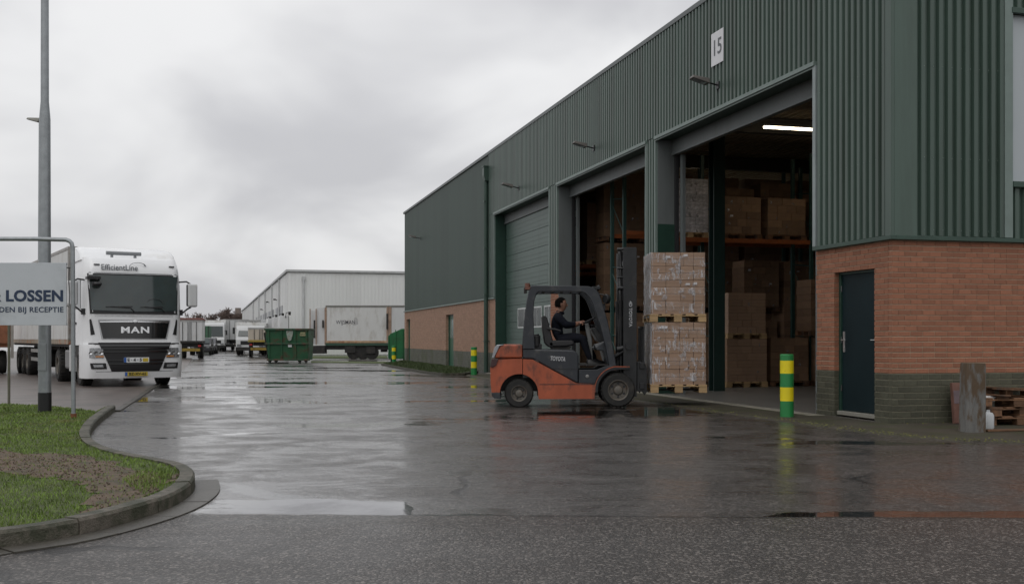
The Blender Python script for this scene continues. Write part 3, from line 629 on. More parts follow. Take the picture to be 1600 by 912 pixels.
# mortar bed and backing wall behind the bricks, with the door holes left open
mb = MB()
def bed(y0, y1, z0=0.0, z1=BT):
    q = MB()
    if z0 < PT: q.box(0.007, 0.40, y0, y1, z0, min(z1, PT), 1)
    if z1 > PT: q.box(0.007, 0.40, y0, y1, max(z0, PT), z1, 0)
    q.build('brick_backing', [MORTAR, MORTARD], wh)
bed(0.007, dA-0.010); bed(dB+0.010, o2a-0.006); bed(dA-0.004, dB+0.004, dT+0.004, BT)
bed(o2b+0.03, o1a-0.03); bed(o1b+0.03, o0a-0.03)
bed(o0b+0.03, da-0.004); bed(da-0.004, db+0.004, dt_+0.004, BT); bed(db+0.004, ea-0.004); bed(ea-0.004, eb+0.004, et_+0.004, BT); bed(eb+0.004, LEN-0.01)
mb.box(0.401, 16, 0.007, 0.3, 0, PT, 1); mb.box(0.401, 16, 0.007, 0.3, PT, BT, 0)
mb.build('brick_backing', [MORTAR, MORTARD], wh)
# inner skin behind the cladding
mb = MB()
mb.box(0.01, 0.12, 0.01, o2a-0.03, BT, ROOF-0.3); mb.box(0.01, 0.12, o2a-0.03, LEN-0.01, LINT+0.055, ROOF-0.3)
for a, b in ((o2b+0.03, o1a-0.03), (o1b+0.03, o0a-0.03), (o0b+0.03, LEN-0.01)): mb.box(0.01, 0.40, a, b, BT, LINT+0.055)
mb.box(0.12, DEP, 0.06, 0.16, BT, ROOF-0.3); mb.box(0.12, DEP, LEN-0.15, LEN-0.02, 0.0, ROOF-0.3); mb.box(DEP-0.1, DEP, 0.2, LEN-0.2, 0.0, ROOF-0.3)
mb.box(1.0, 1.1, 0.3, o2a-0.05, 0.0, ROOF-0.4)
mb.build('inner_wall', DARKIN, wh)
# personnel door
dr = MB(); dr.box(0.115, 0.16, dA+0.05, dB-0.06, 0.13, dT-0.05); door = dr.build('door', DOORP, wh, bevel=0.004)
fr_ = MB(); fr_.box(0.085, 0.17, dB-0.06, dB-0.003, 0.05, dT-0.003); fr_.box(0.085, 0.17, dA+0.003, dA+0.05, 0.05, dT-0.003); fr_.box(0.085, 0.17, dA+0.05, dB-0.06, dT-0.05, dT-0.003)
fr_.build('door_frame', GREEND, wh, bevel=0.003)
mb = MB(); mb.box(0.03, 0.17, dA+0.02, dB-0.03, 0.06, 0.125); mb.build('threshold', mat('threshold_alu', (0.33, 0.32, 0.28), 0.4, metal=0.3), wh, bevel=0.006)
mb = MB(); hy = dB-0.125; hz = 1.27
mb.box(0.103, 0.114, hy-0.025, hy+0.025, hz-0.17, hz+0.17); mb.tube([(0.112, hy, hz+0.03), (0.055, hy, hz+0.03), (0.05, hy-0.02, hz+0.03), (0.05, hy-0.13, hz+0.03)], 0.011, 8)
mb.tube([(0.114, hy, hz-0.09), (0.098, hy, hz-0.09)], 0.014, 8); mb.build('handle', ALU, door, smooth=40)
mb = MB(); mb.tube([(0.112, dA+0.1, 1.3), (0.07, dA+0.1, 1.3), (0.065, dA+0.12, 1.3), (0.065, dA+0.2, 1.3)], 0.008, 6); mb.build('hook', ALU, door)
for hz_ in (0.45, 1.25, 2.1):
    mb = MB(); mb.tube([(0.10, dB-0.06, hz_), (0.10, dB-0.06, hz_+0.1)], 0.011, 8); mb.build('hinge', STEELD, door)
# soldier bricks over the door
nb = 11; w_ = (dB-dA+0.3)/nb
# far doors in the pale brick
for a, b, t in ((da, db, dt_), (ea, eb, et_)):
    mb = MB(); mb.box(0.16, 0.2, a+0.08, b-0.08, 0.03, t-0.07); d2 = mb.build('door', mat('door_far_green', (0.02, 0.10, 0.055), 0.4), wh)
    mb = MB(); mb.box(0.13, 0.21, a+0.001, a+0.08, 0.02, t); mb.box(0.13, 0.21, b-0.08, b-0.001, 0.02, t); mb.box(0.13, 0.21, a+0.08, b-0.08, t-0.07, t); mb.build('door_frame', GREEND, wh)
    mb = MB(); mb.box(0.148, 0.159, a+0.25, b-0.25, 1.35, t-0.25); mb.build('glazing', mat('far_door_glass', (0.13, 0.21, 0.19), 0.2), d2)
# sectional door (closed) in the farthest doorway
sd_ = MB(); sd_.box(0.445, 0.45, o0a, o0b, 0.03, LINT-0.34); secd = sd_.build('sectional_door', GREEND, wh)
pz, npn = 0.06, 9; phh = (LINT-0.34-pz)/npn
PM = mat('door_panel_green', (0.062, 0.105, 0.086), 0.42, var=0.1, vscale=1, dirt=(0.04, 0.065, 0.055), dscale=1, stretch=(1, 1, 0.3))
for i in range(npn):
    z = pz+i*phh; mb = MB(); mb.box(0.40, 0.444, o0a+0.02, o0b-0.12, z+0.006, z+phh-0.006)
    for k in range(1, 4): mb.box(0.394, 0.40, o0a+0.02, o0b-0.12, z+phh*k/4-0.05, z+phh*k/4+0.02)
    pn_ = mb.build('door_panel', PM, secd, bevel=0.003)
wz0, wz1 = 1.70, 2.42
for pa, pb in ((793, 812.5), (815, 829), (833, 847), (849, 859.5)):
    sa, sb = sF(pb), sF(pa)
    mb = MB(); mb.box(0.380, 0.393, sa, sb, wz0, wz0+0.05); mb.box(0.380, 0.393, sa, sb, wz1-0.05, wz1); mb.box(0.380, 0.393, sa, sa+0.05, wz0+0.05, wz1-0.05); mb.box(0.380, 0.393, sb-0.05, sb, wz0+0.05, wz1-0.05)
    mid = (sa+sb)/2; mb.box(0.386, 0.390, mid-0.015, mid+0.015, wz0+0.05, wz1-0.05)
    mb.box(0.3915, 0.3935, sa+0.07, sb-0.07, wz0+0.05, wz1-0.05, 1)
    mb.build('door_window', [mat('window_frame_white', (0.55, 0.57, 0.56), 0.4), mat('door_pane', (0.035, 0.045, 0.045), 0.25, var=0.5, vscale=2, spec=0.25)], secd)
# drainpipe with hopper and brackets
mb = MB(); mb.tube([(-0.12, pipe_s, 0.02), (-0.12, pipe_s, 7.55)], 0.085, 12); pipe = mb.build('drainpipe', TRIMD, wh, smooth=40)
mb = MB(); mb.prism([(-0.24, 7.95), (0.0, 7.95), (0.0, 7.55), (-0.05, 7.4), (-0.19, 7.4), (-0.24, 7.6)], pipe_s-0.17, pipe_s+0.17, 'y'); mb.box(-0.26, 0.0, pipe_s-0.19, pipe_s+0.19, 7.93, 7.98); mb.build('hopper', TRIMD, pipe, bevel=0.006)
for z in (1.2, 3.0, 4.8, 6.6):
    mb = MB(); mb.box(-0.215, -0.0, pipe_s-0.10, pipe_s+0.10, z, z+0.04); mb.build('bracket', TRIMD, pipe)
# floor, ceiling, inner structure
mb = MB(); mb.box(0.0, DEP, 0.3, LEN-0.1, -0.2, 0.030); mb.build('floor', FLOORC, wh)
mb = MB(); mb.box(-0.30, 0.0, o2a-0.3, o0b+0.3, -0.1, 0.028); mb.build('threshold_strip', CONCP, wh, bevel=0.006)
CZ = 7.25; dk = MB(); n_ = 110
prof = []
for i in range(n_):
    x = 0.13+i*(DEP-0.3)/n_; p = (DEP-0.3)/n_; prof += [(x, CZ), (x+p*.35, CZ), (x+p*.5, CZ+0.1), (x+p*.85, CZ+0.1)]
k = len(prof); dk.add([(x, 0.17, z) for x, z in prof]+[(x, LEN-0.2, z) for x, z in prof], [(i, i+1, i+1+k, i+k) for i in range(k-1)]); dk.build('ceiling', CEIL, wh)
for y in (6.0, 12.0, 18.0, 24.0, 30.0, 36.0):
    mb = MB(); mb.box(0.42, DEP-0.2, y-0.12, y+0.12, CZ-0.42, CZ-0.40); mb.box(0.42, DEP-0.2, y-0.02, y+0.02, CZ-0.40, CZ-0.02); mb.box(0.42, DEP-0.2, y-0.12, y+0.12, CZ-0.02, CZ-0.005)
    mb.build('roof_beam', mat('beam_dark', (0.05, 0.045, 0.04), 0.6), wh)
cl = toL(P(1120, 500, 27.0))
for x, y in ((cl.x, cl.y), (cl.x+6, cl.y)):
    mb = MB(); mb.box(x-0.15, x+0.15, y-0.15, y-0.13, 0.03, CZ-0.45); mb.box(x-0.15, x+0.15, y+0.13, y+0.15, 0.03, CZ-0.45); mb.box(x-0.012, x+0.012, y-0.13, y+0.13, 0.03, CZ-0.45)
    mb.build('column', mat('column_dark_green', (0.014, 0.035, 0.030), 0.45), wh)

# ---------------- apron, grass verge
ap_l = [(-1.45, o0b-1.0), (-1.45, 12), (-1.40, 8), (-1.32, 4), (-1.22, 1.5), (-1.12, 0.0), (-1.05, -1.4), (-0.75, -2.3), (-0.1, -2.95), (1.2, -3.4), (4, -3.6), (15, -3.8)]
apl = catmull([toW(*p) for p in ap_l], 5)
apl = [p+Vector((random.uniform(-.02, .02), random.uniform(-.02, .02), 0)) for p in apl]
top = [Vector((p.x, p.y, 0.026)) for p in apl]; n_ = len(top)
mb = MB(); bot = offset_line(top, -0.06)
inn = [toW(15, -0.01, 0.026), toW(-0.0, -0.01, 0.026), toW(0.0, o0b-1, 0.026)]
me = bpy.data.meshes.new('apron'); allv = top+inn; me.from_pydata([tuple(v) for v in allv]+[(p.x, p.y, -0.03) for p in bot], [], [tuple(range(len(allv)))]+[(i, i+1, len(allv)+i+1, len(allv)+i) for i in range(n_-1)])
bm = bmesh.new(); bm.from_mesh(me); bmesh.ops.triangulate(bm, faces=[f for f in bm.faces if len(f.verts) > 4]); bmesh.ops.recalc_face_normals(bm, faces=bm.faces); bm.to_mesh(me); bm.free(); me.materials.append(CONC)
tag(link('apron', me), None, None, None, 'structure')
# joints (slab grooves) across the apron: thin dark recess strips
mpts = []
for p in apl:
    for _ in range(14): mpts.append(Vector((p.x+random.gauss(0, .12), p.y+random.gauss(0, .12), 0.028)))
for i in range(60): a = random.uniform(-0.2, 9); q = toW(a, -random.uniform(0.01, 0.16), 0.028); mpts.append(q)
litter('moss_and_leaves', [p for p in mpts], 'moss and fallen leaves along the apron edge', mat('moss_leaves', (0.15, 0.15, 0.045), 0.9, var=0.3, island=0.6), 0.004, 0.014)
vg = [G(598, 570.5), G(622, 575.5), G(660, 582.5), G(695, 586.8), G(722, 586.5), G(744, 583)]
fwall = [toW(-0.01, sF(742)), toW(-0.01, LEN+0.5), G(610, 568)]
vpoly = [(p.x, p.y) for p in vg+fwall]
sheet('verge_ground', vpoly, 0.05, TURF)
vk = link('verge_kerb', None); tag(vk, None, None, None, 'structure')
strip_stones(vk, [Vector((p.x, p.y, 0)) for p in vg], 0.05, 0.08, -0.05, 0.09, 1.0, KERB, 'kerb_stone')
g3 = grass_patch('verge_grass', 60000, (-7.5, -0.5, 36, 64), vpoly, 0.06, 0.05, 0.10, None, 0.006, None, mat('verge_blades', (0.045, 0.07, 0.018), 0.7, var=0.3, island=0.35))
tag(g3, 'mossy grass strip along the foot of the pale brick wall', None, None, 'stuff')
for nm, pts, lb in (('verge_far', [(484, 560), (606, 560), (604, 555), (484, 555)], 0), ('verge_middle', [(486, 566.5), (604, 568), (604, 565), (486, 564)], 0)):
    pp = [G(*q) for q in pts]; sheet(nm+'_ground', [(p.x, p.y) for p in pp], 0.012, mat('far_turf', (0.075, 0.10, 0.03), 0.9, var=0.3, vscale=1))

# ---------------- fittings on the wall (each a thing of its own)
def wall_lamp(label, px, py, z, face):
    s_ = sF(px); t = thing('floodlight', label, 'floodlight', toW(-0.05, s_, z), WA, 'floodlights above the doorways'); t.scale = (0.85, 0.85, 0.85)
    mb = MB(); mb.box(-0.03, 0.0, -0.07, 0.07, -0.09, 0.09); mb.build('wall_plate', MASTM, t, bevel=0.004)
    mb = MB(); mb.tube([(-0.02, 0, 0), (-0.18, 0.0, 0.03), (-0.30, 0.0, 0.06)], 0.022, 8); mb.build('arm', MASTM, t, smooth=40)
    M2 = Matrix.Translation((-0.46, 0, 0.10)) @ Matrix.Rotation(R(12), 4, 'Y')
    mb = MB(); mb.add([(-0.26, -0.13, -0.03), (0.20, -0.15, -0.06), (0.20, 0.15, -0.06), (-0.26, 0.13, -0.03), (-0.24, -0.09, 0.045), (0.17, -0.11, 0.07), (0.17, 0.11, 0.07), (-0.24, 0.09, 0.045)],
        [(0,3,2,1),(4,5,6,7),(0,1,5,4),(1,2,6,5),(2,3,7,6),(3,0,4,7)], 0, M2); mb.build('housing', mat('lamp_housing', (0.12, 0.11, 0.10), 0.55), t, bevel=0.015)
    mb = MB(); mb.add([(-0.22, -0.10, -0.037), (0.12, -0.12, -0.058), (0.12, 0.12, -0.058), (-0.22, 0.10, -0.037)], [(0, 1, 2, 3)], 0, M2 @ Matrix.Translation((0, 0, -0.004))); mb.build('lens', LAMPG, t)
wall_lamp('floodlight on the green wall just below the 15 sign', 1126, 0, 6.52, 0)
wall_lamp('floodlight above the open middle doorway', 931, 0, 6.55, 0)
wall_lamp('floodlight above the closed sectional door', 813, 0, 6.52, 0)
wall_lamp('floodlight on the flat green cladding at the far end', 658, 0, 6.55, 0)
ns = thing('number_sign', 'white plate reading 15 on the green corrugated wall', 'sign', toW(-0.062, (sF(1116)+sF(1135))/2, (zF(1116, 55)+zF(1116, 106))/2), WA)
sw, shh = sF(1116)-sF(1135), zF(1116, 55)-zF(1116, 106)
mb = MB(); mb.box(-0.008, 0.0, -sw/2, sw/2, -shh/2, shh/2); mb.build('plate', mat('sign_white', (0.72, 0.72, 0.74), 0.4, var=0.03), ns, bevel=0.002)
lettering('number', '15', 0.46, GREYINK, ns, (-0.011, 0, -0.0), (R(90), 0, R(-90)), bold=0.004, width=0.36)

# ================================================================== PALLET LOADS
def make_pallet(parent, w, d, woodm=WOOD, h=0.145):
    """euro pallet, front along x (centred), depth along y (0..d), z 0..h; boards and blocks are sub-parts"""
    p = link('pallet', None, parent)
    if 'pallet' not in SH:
        a = MB(); a.box(-.5, .5, 0, .10, 0, .022); SH['pallet'] = 1
    def pc(nm, x0, x1, y0, y1, z0, z1):
        mb = MB(); mb.box(x0, x1, y0, y1, z0, z1); o = mb.build(nm, woodm, p); add_bevel(o, 0.004, 1); return o
    bw = w*0.14
    for y0 in (0.0, d/2-0.07, d-0.14):
        for x0 in (-w/2, -bw/2, w/2-bw): pc('block', x0, x0+bw, y0+0.005, y0+0.135, 0.022, h-0.042)
        pc('stringer_board', -w/2, w/2, y0, y0+0.14, h-0.042, h-0.022)
    for x0 in (-w/2, -bw/2, w/2-bw): pc('bottom_board', x0, x0+bw, 0, d, 0.0, 0.022)
    for i in range(5):
        x0 = -w/2+i*(w-w*0.15)/4; pc('deck_board', x0, x0+w*0.15, 0.0, d, h-0.022, h)
    return p
BOXM = {}
def carton(parent, w, d, h, loc, m=CARD):
    k = (round(w, 3), round(d, 3), round(h, 3), m.name)
    if k not in BOXM:
        mb = MB(); e = 0.006
        mb.box(0.0035, w-0.0035, 0, d-0.002, 0.001, h-0.005); mb.box(0.0035, w-0.0035, -0.0012, 0.004, h*0.485, h*0.50, 1)
        BOXM[k] = mb.mesh('cardboard_box', [m, mat('carton_seam', (0.16, 0.10, 0.06), 0.7)])
    o = link('cardboard_box', BOXM[k], parent, loc, (0, 0, random.uniform(-0.012, 0.012))); return o
def pallet_load(name, label, loc, rz, w, d, nrow, bh, colpat, group=None, m=CARD, woodm=WOOD, labels_and_glints=False, deep=1, ph=0.145, wrap=True):
    """colpat: list of rows of relative widths, cycled"""
    t = thing(name, label, 'pallet load', loc, rz, group)
    make_pallet(t, w, d, woodm, ph)
    bw = w*0.955; x00 = -bw/2
    for r in range(nrow):
        pat = colpat[r % len(colpat)]; tot = sum(pat); x = x00
        for q in pat:
            cw = bw*q/tot
            for k in range(deep):
                carton(t, cw, (d-0.04)/deep, bh, (x+random.uniform(-.004, .004), 0.02+k*(d-0.04)/deep+random.uniform(-0.006, 0.006), ph+r*bh), m)
            x += cw
    top = ph+nrow*bh
    if wrap:
        for zc_ in ([ph+(top-ph)*q for q in (0.12, 0.37, 0.62, 0.88)] if wrap is not True else []):      # overlapping turns of film round the front
            hh_ = (top-ph)*random.uniform(0.11, 0.17); tl = random.uniform(-0.05, 0.05); vs = []
            for j in range(5):
                for i in range(25):
                    vs.append((x00+bw*i/24, 0.008-random.uniform(0, 0.012), zc_+tl*(i/12-1)+hh_*(j/4-0.5)+random.uniform(-.006, .006)))
            fm = MB(); fm.add(vs, [(j*25+i, j*25+i+1, (j+1)*25+i+1, (j+1)*25+i) for j in range(4) for i in range(24)]); fm.build('stretch_film', FILMB, t, smooth=180)
        for _ in range(9*int(wrap) if wrap is not True else 0):        # bunched film on the front, its highlights painted as pale colour
            x = random.uniform(x00+0.06, -x00-0.06); z = random.uniform(ph+0.1, top-0.08); w_ = random.uniform(0.03, 0.075); h_ = random.uniform(0.03, 0.16) if random.random() < .6 else random.uniform(.2, .5)
            pts_ = [(x+w_*math.cos(a)*random.uniform(.5, 1.1)*(1 if h_ < .2 else .45), z+h_*0.5*math.sin(a)*random.uniform(.6, 1.1)) for a in [2*math.pi*k/9 for k in range(9)]]
            fm = MB(); fm.add([(x, 0.004, z)]+[(p, 0.013, q) for p, q in pts_], [(0, i+1, (i+1) % 9+1) for i in range(9)]); fm.build('stretch_film', FILMW, t, smooth=180)
    if labels_and_glints:  # a few paper labels, plus pale film blobs painted as glints
        lm = MB(); rr = random
        for _ in range(labels_and_glints if isinstance(labels_and_glints, int) and labels_and_glints > 1 else 7):
            x = rr.uniform(x00+0.05, -x00-0.16); z = ph+rr.randint(0, nrow-1)*bh+rr.uniform(0.02, bh*0.4); s_ = rr.uniform(0.04, 0.085)
            lm = MB(); lm.box(x, x+s_, -0.0005, 0.002, z, z+min(bh*0.55, rr.uniform(0.03, 0.06))); lm.build('paper_label', LABELM, t, loc=(0, 0.005, 0)) if rr.random() < 0.25 else None
            w_ = rr.uniform(0.02, 0.06); h_ = rr.uniform(0.03, 0.14); pts_ = [(x+w_*math.cos(a)*rr.uniform(.5, 1.1), z+h_*0.5*math.sin(a)*rr.uniform(.6, 1.1)) for a in [2*math.pi*k/8 for k in range(8)]]
            fm = MB(); fm.add([(x, 0.004, z)]+[(p, 0.012, q) for p, q in pts_], [(0, i+1, (i+1) % 8+1) for i in range(8)]); fm.build('stretch_film', FILMW, t, smooth=180)
    if wrap:                                # creased film on the two end faces and folded over the corners
        for sx in (-1, 1):
            nx_, nz_ = 10, 16; vs, fs = [], []
            for j in range(nz_+1):
                for i in range(nx_+1):
                    u = i/nx_; z = ph*0.55+(top-ph*0.55)*j/nz_
                    y = 0.0+u*(d); x = sx*(bw/2+0.012+random.uniform(0, 0.016))
                    if i == 0: x = sx*(bw/2-0.03); y = 0.008
                    if i == nx_: x = sx*(bw/2-0.03); y = d-0.005
                    vs.append((x, y, z))
            fs = [(j*(nx_+1)+i, j*(nx_+1)+i+1, (j+1)*(nx_+1)+i+1, (j+1)*(nx_+1)+i) for j in range(nz_) for i in range(nx_)]
            mb = MB(); mb.add(vs, fs); mb.build('stretch_film', FILM, t, smooth=180)
    return t
YF = 21.02                                   # front face distance of the carried loads
def pxm(Y): return F/Y
wL = 88/pxm(YF); cxL = ((1017+1105)/2-800)/pxm(YF)
z_bot = H-(613.5-HOR)/pxm(YF); z_mid = H-(503-HOR)/pxm(YF); z_top = H+(HOR-394)/pxm(YF)
bh1 = (z_mid-z_bot-0.16)/8; bh2 = (z_top-z_mid-0.15)/9
pallet_load('pallet_load', 'lower wrapped pallet of cartons on the forklift forks, other pallet stacked on it', (cxL, YF, z_bot), 0, wL, 1.2, 8, bh1,
            [[1.2, 1.25, 1.2, 1.1], [1.2, 1.25, 1.2, 1.1], [1.2, 1.25, .8, .75, .75], [1.5, 1, 1.2, 1.1]], labels_and_glints=12, wrap=2, deep=2, ph=0.16)
pallet_load('pallet_load', 'upper wrapped pallet of cartons riding on top of the load carried by the forklift', (cxL-0.015, YF, z_mid+0.002), 0, wL, 1.2, 9, bh2,
            [[1.25, 1.25, 1.1, 1.0], [1.25, 1.25, 1.1, 1.0], [1.25, 1.25, 1.1, 1.0], [1.25, 1.5, .85, 1.0]], labels_and_glints=10, wrap=2, deep=2, ph=0.15)

# ================================================================== FORKLIFT
YN = 20.97
FX = (770-800)/pxm(YN)
fork = thing('forklift', 'orange and slate counterbalance forklift carrying two stacked pallet loads', 'forklift', (FX, YN, 0))
def fx(px, y=0.0): return (px-800)*(YN+y)/F-FX
def fz(py, y=0.0): return H+(HOR-py)*(YN+y)/F
def fp(poly, y=0.0): return [(fx(a, y), fz(b, y)) for a, b in poly]
FW = 1.26
def arc(cx, cy, r, a0, a1, n): return [(cx+r*math.cos(R(a0+(a1-a0)*i/n)), cy-r*math.sin(R(a0+(a1-a0)*i/n))) for i in range(n+1)]
# counterweight: rear orange block with wheel arch
rarch = arc(811, 614, 29, 0, 180, 12)
cw_low = [(840.5, 621), (842, 565), (838, 562.5), (816, 560.5), (768.5, 562), (766, 575), (766.5, 590), (768, 612)] + [(770, 622), (780.5, 622)] + rarch[::-1]
def rounded_block(name, poly_px, m, y0, y1, parent, bev=0.02, inset=None):
    mb = MB(); mb.prism(fp(poly_px), y0, y1, 'y'); return mb.build(name, m, parent, bevel=bev)
cwt = rounded_block('counterweight', [(816.2, 560), (768.8, 561.5), (765.9, 575), (766.5, 598), (768, 613), (781, 613)] + arc(811, 614, 30, 180, 95, 8) + [(816.2, 584)], TRED, 0.02, FW-0.02, fork, 0.03)
top_c = rounded_block('hood_rear', [(816.2, 538), (787.5, 538), (781, 540), (774, 553), (772.5, 559.3), (816.2, 559.3)], TRED, 0.02, FW-0.02, fork, 0.03)
lampc = rounded_block('rear_lamp_cluster', [(787.2, 538.2), (776, 538.8), (772.5, 543), (768.4, 559), (771.8, 559.2), (780.4, 540.5)], mat('rear_lamp_smoke', (0.30, 0.31, 0.33), 0.25, metal=0.3, var=0.3), 0.0, FW, fork, 0.008)
redl = rounded_block('tail_lamp', [(768.3, 560.5), (779, 560.5), (775, 571), (768, 574), (766, 572)], mat('tail_lamp_dark', (0.05, 0.02, 0.02), 0.2), -0.006, 0.25, fork, 0.006)
rounded_block('rear_bumper', [(768, 613.4), (781.2, 613.4), (783, 623), (772, 622), (768.5, 618)], SLATE, 0.0, FW, fork, 0.01)
# frame side (orange) between the wheels, both sides, plus belly
skirt = [(817, 560.8), (832, 561.5), (840, 565.5), (901, 598.6), (929.4, 599.4), (929.4, 622.8), (842, 623.2), (840.6, 614)] + arc(811, 614, 30, 0, 78, 7)
for y0, y1 in ((0.0, 0.10), (FW-0.10, FW)):
    rounded_block('frame_side', skirt, TRED, y0, y1, fork, 0.012)
rounded_block('frame_seam', [(843, 599.8), (929, 599.4), (929, 600.6), (843, 600.9)], BLACKP, -0.003, 0.01, fork, 0)
mb = MB(); mb.box(fx(842), fx(935), 0.1, FW-0.1, fz(618), fz(585)); mb.box(fx(842), fx(985), 0.32, FW-0.32, fz(612), fz(580)); mb.box(fx(775), fx(845), 0.30, FW-0.30, fz(612), fz(562)); mb.box(fx(817), fx(842), 0.03, FW-0.03, fz(590), fz(562)); mb.build('underframe', CHASS, fork)
# slate body: engine hood, side cover, step well
hood = [(816.5, 543.5), (836, 545), (895, 546.5), (900.5, 549), (904.3, 556), (904.5, 598), (901, 598.3), (840, 565), (832, 561.0), (816.5, 560.3)]
rounded_block('engine_hood', hood, SLATE, 0.04, FW-0.04, fork, 0.03)
rounded_block('hood_line', [(845, 574.5), (904, 576.3), (904, 577.3), (845, 575.5)], BLACKP, 0.034, 0.06, fork, 0)
rounded_block('step_panel', [(904.7, 577.5), (933, 577), (945, 572), (958, 570.5), (958, 574.5), (949, 577), (940, 582), (933, 590), (929.6, 599), (904.7, 598.6)], SLATE, 0.0, FW, fork, 0.008)
mb = MB(); mb.lathe([(0.034, 0), (0.034, -0.016), (0.026, -0.02), (0.001, -0.021)], 16, 0, Matrix.Translation((fx(917.5), -0.001, fz(587.5))), 'y'); mb.build('fuel_cap', mat('cap_grey', (0.22, 0.22, 0.21), 0.4), fork, smooth=40)
fend = arc(966.3, 609, 37, 186, 100, 12); fin = arc(966.3, 609, 32, 100, 186, 12)
mb = MB(); mb.prism(fp(fend+[(984, 572.8), (984, 576.5)]+fin), 0.0, 0.30, 'y'); mb.prism(fp(fend+[(984, 572.8), (984, 576.5)]+fin), FW-0.30, FW, 'y'); mb.build('front_fender', BLACKP, fork, bevel=0.005)
fe2 = arc(966.3, 609, 37.6, 186, 98, 12); fi2 = arc(966.3, 609, 36.2, 98, 186, 12)
mb = MB(); mb.prism(fp(fe2+[(984, 572.0), (984, 573.6)]+fi2), -0.006, 0.02, 'y'); mb.build('fender_edge', TRED, fork)
mb = MB(); mb.box(fx(904), fx(958), 0.05, FW-0.05, fz(571), fz(569)); mb.build('floor_plate', CHASS, fork)
# wheels
for y, s_ in ((0.13, -1), (FW-0.13, 1)):
    wheel('wheel', fork, (fx(966.3), y, fz(609.3)), 27.0/81.07, 0.25, s_, 0.60, 28, 6)
    wheel('wheel', fork, (fx(811), y+(0.02 if s_ < 0 else -0.02), fz(614.6)), 22.6/81.07, 0.22, s_, 0.56, 26, 5)
# overhead guard
def band(outer, inner_, y0, y1, name, m=SLATE, bev=0.012):
    n = len(outer); mb = MB(); q = fp(outer); w_ = fp(inner_)
    vs = [(a, y0, b) for a, b in q]+[(a, y0, b) for a, b in w_]+[(a, y1, b) for a, b in q]+[(a, y1, b) for a, b in w_]; fs = []
    for i in range(n-1):
        fs += [(i, i+1, n+i+1, n+i), (2*n+i, 3*n+i, 3*n+i+1, 2*n+i+1), (i, 2*n+i, 2*n+i+1, i+1), (n+i, n+i+1, 3*n+i+1, 3*n+i)]
    fs += [(0, n, 3*n, 2*n), (n-1, 2*n-1+0, 4*n-1, 3*n-1)]
    mb.add(vs, fs); return mb.build(name, m, fork, smooth=35, bevel=bev)
gout = [(816.4, 545), (818, 520), (820.6, 491), (824, 467), (828, 447.6), (831.5, 445.8), (880, 446.3), (920, 447), (929, 450), (935.5, 456.5), (940, 468), (950, 503), (957.5, 538), (963.5, 572)]
ginn = [(836, 545.4), (834.6, 520), (833.4, 491), (835, 470), (838.4, 458.5), (842, 455.4), (880, 455), (908, 455.5), (914, 457.5), (920.5, 463.5), (926, 474), (938, 508), (946, 540), (951.5, 572)]
for y0 in (0.02, FW-0.11): band(gout, ginn, y0, y0+0.09, 'guard_frame')
for px in (836, 851, 866, 881, 896, 911, 922):
    mb = MB(); mb.box(fx(px)-0.022, fx(px)+0.022, 0.11, FW-0.11, fz(453.5), fz(447.5)); mb.build('roof_bar', SLATE, fork, bevel=0.006)
mb = MB(); mb.box(fx(942)-0.03, fx(944)+0.03, 0.11, FW-0.11, fz(484), fz(474)); mb.build('roof_bar', SLATE, fork)
# rear work lamps and beacon, front lamps
mb = MB(); mb.tube([(fx(824), .1, fz(452)), (fx(824), .1, fz(442))], 0.05, 10, 0); mb.tube([(fx(826), .3, fz(450)), (fx(826), .3, fz(443))], 0.04, 10); mb.box(fx(820), fx(829), 0.02, 0.5, fz(452), fz(448))
mb.build('rear_work_lamp', mat('lamp_brown', (0.14, 0.055, 0.035), 0.4, var=0.4, vscale=30), fork, smooth=35)
mb = MB(); mb.box(fx(818.5), fx(823.5), 0.05, 0.16, fz(458), fz(449)); mb.build('rear_reflector', CHASS, fork, bevel=0.008)
mb = MB(); mb.box(fx(926), fx(938), 0.05, 0.2, fz(451), fz(447)); mb.tube([(fx(932), .12, fz(451)), (fx(938), .12, fz(447.5))], 0.045, 10); mb.build('front_work_lamp', MASTM, fork, smooth=35)
mb = MB(); mb.tube([(fx(936), .05, fz(459)), (fx(946), .0, fz(461))], 0.012, 6); mb.lathe([(0.001, -0.03), (0.085, -0.03), (0.095, 0.0), (0.085, 0.05), (0.03, 0.07), (0.001, 0.075)], 18, 0, Matrix.Translation((fx(947), .0, fz(467))) @ Matrix.Rotation(R(-60), 4, 'Z'), 'y')
mb.build('mirror', MASTM, fork, smooth=40)
# dash, steering column and wheel
rounded_block('steering_column', [(917, 505), (923, 504), (928, 529), (930, 571), (923, 571), (921, 530)], mat('column_grey', (0.16, 0.165, 0.16), 0.45), 0.52, 0.64, fork, 0.015)
rounded_block('dash_panel', [(926, 513), (932, 511), (948, 530), (946, 536), (936, 532)], MASTM, 0.3, FW-0.25, fork, 0.01)
rounded_block('cowl', [(931, 543), (946, 533), (951, 545), (957, 569.5), (950, 569.5), (944, 548), (934, 547)], SLATE, 0.15, FW-0.15, fork, 0.012)
rounded_block('instrument_tray', [(930, 538.5), (946, 532.8), (947.5, 536), (932, 543)], mat('tray_grey', (0.12, 0.125, 0.13), 0.3), 0.16, 0.60, fork, 0.006)
mb = MB(); swc = Vector((fx(918.5, .6), 0.6, fz(501, .6))); nrm = Vector((-0.42, 0, 0.9)).normalized(); aa = Vector((0.9, 0, 0.42)).normalized(); bb = Vector((0, 1, 0))
ring = [swc+(aa*math.cos(t)+bb*math.sin(t))*0.165 for t in [2*math.pi*k/24 for k in range(25)]]
mb.tube(ring, 0.014, 8, cap=False)
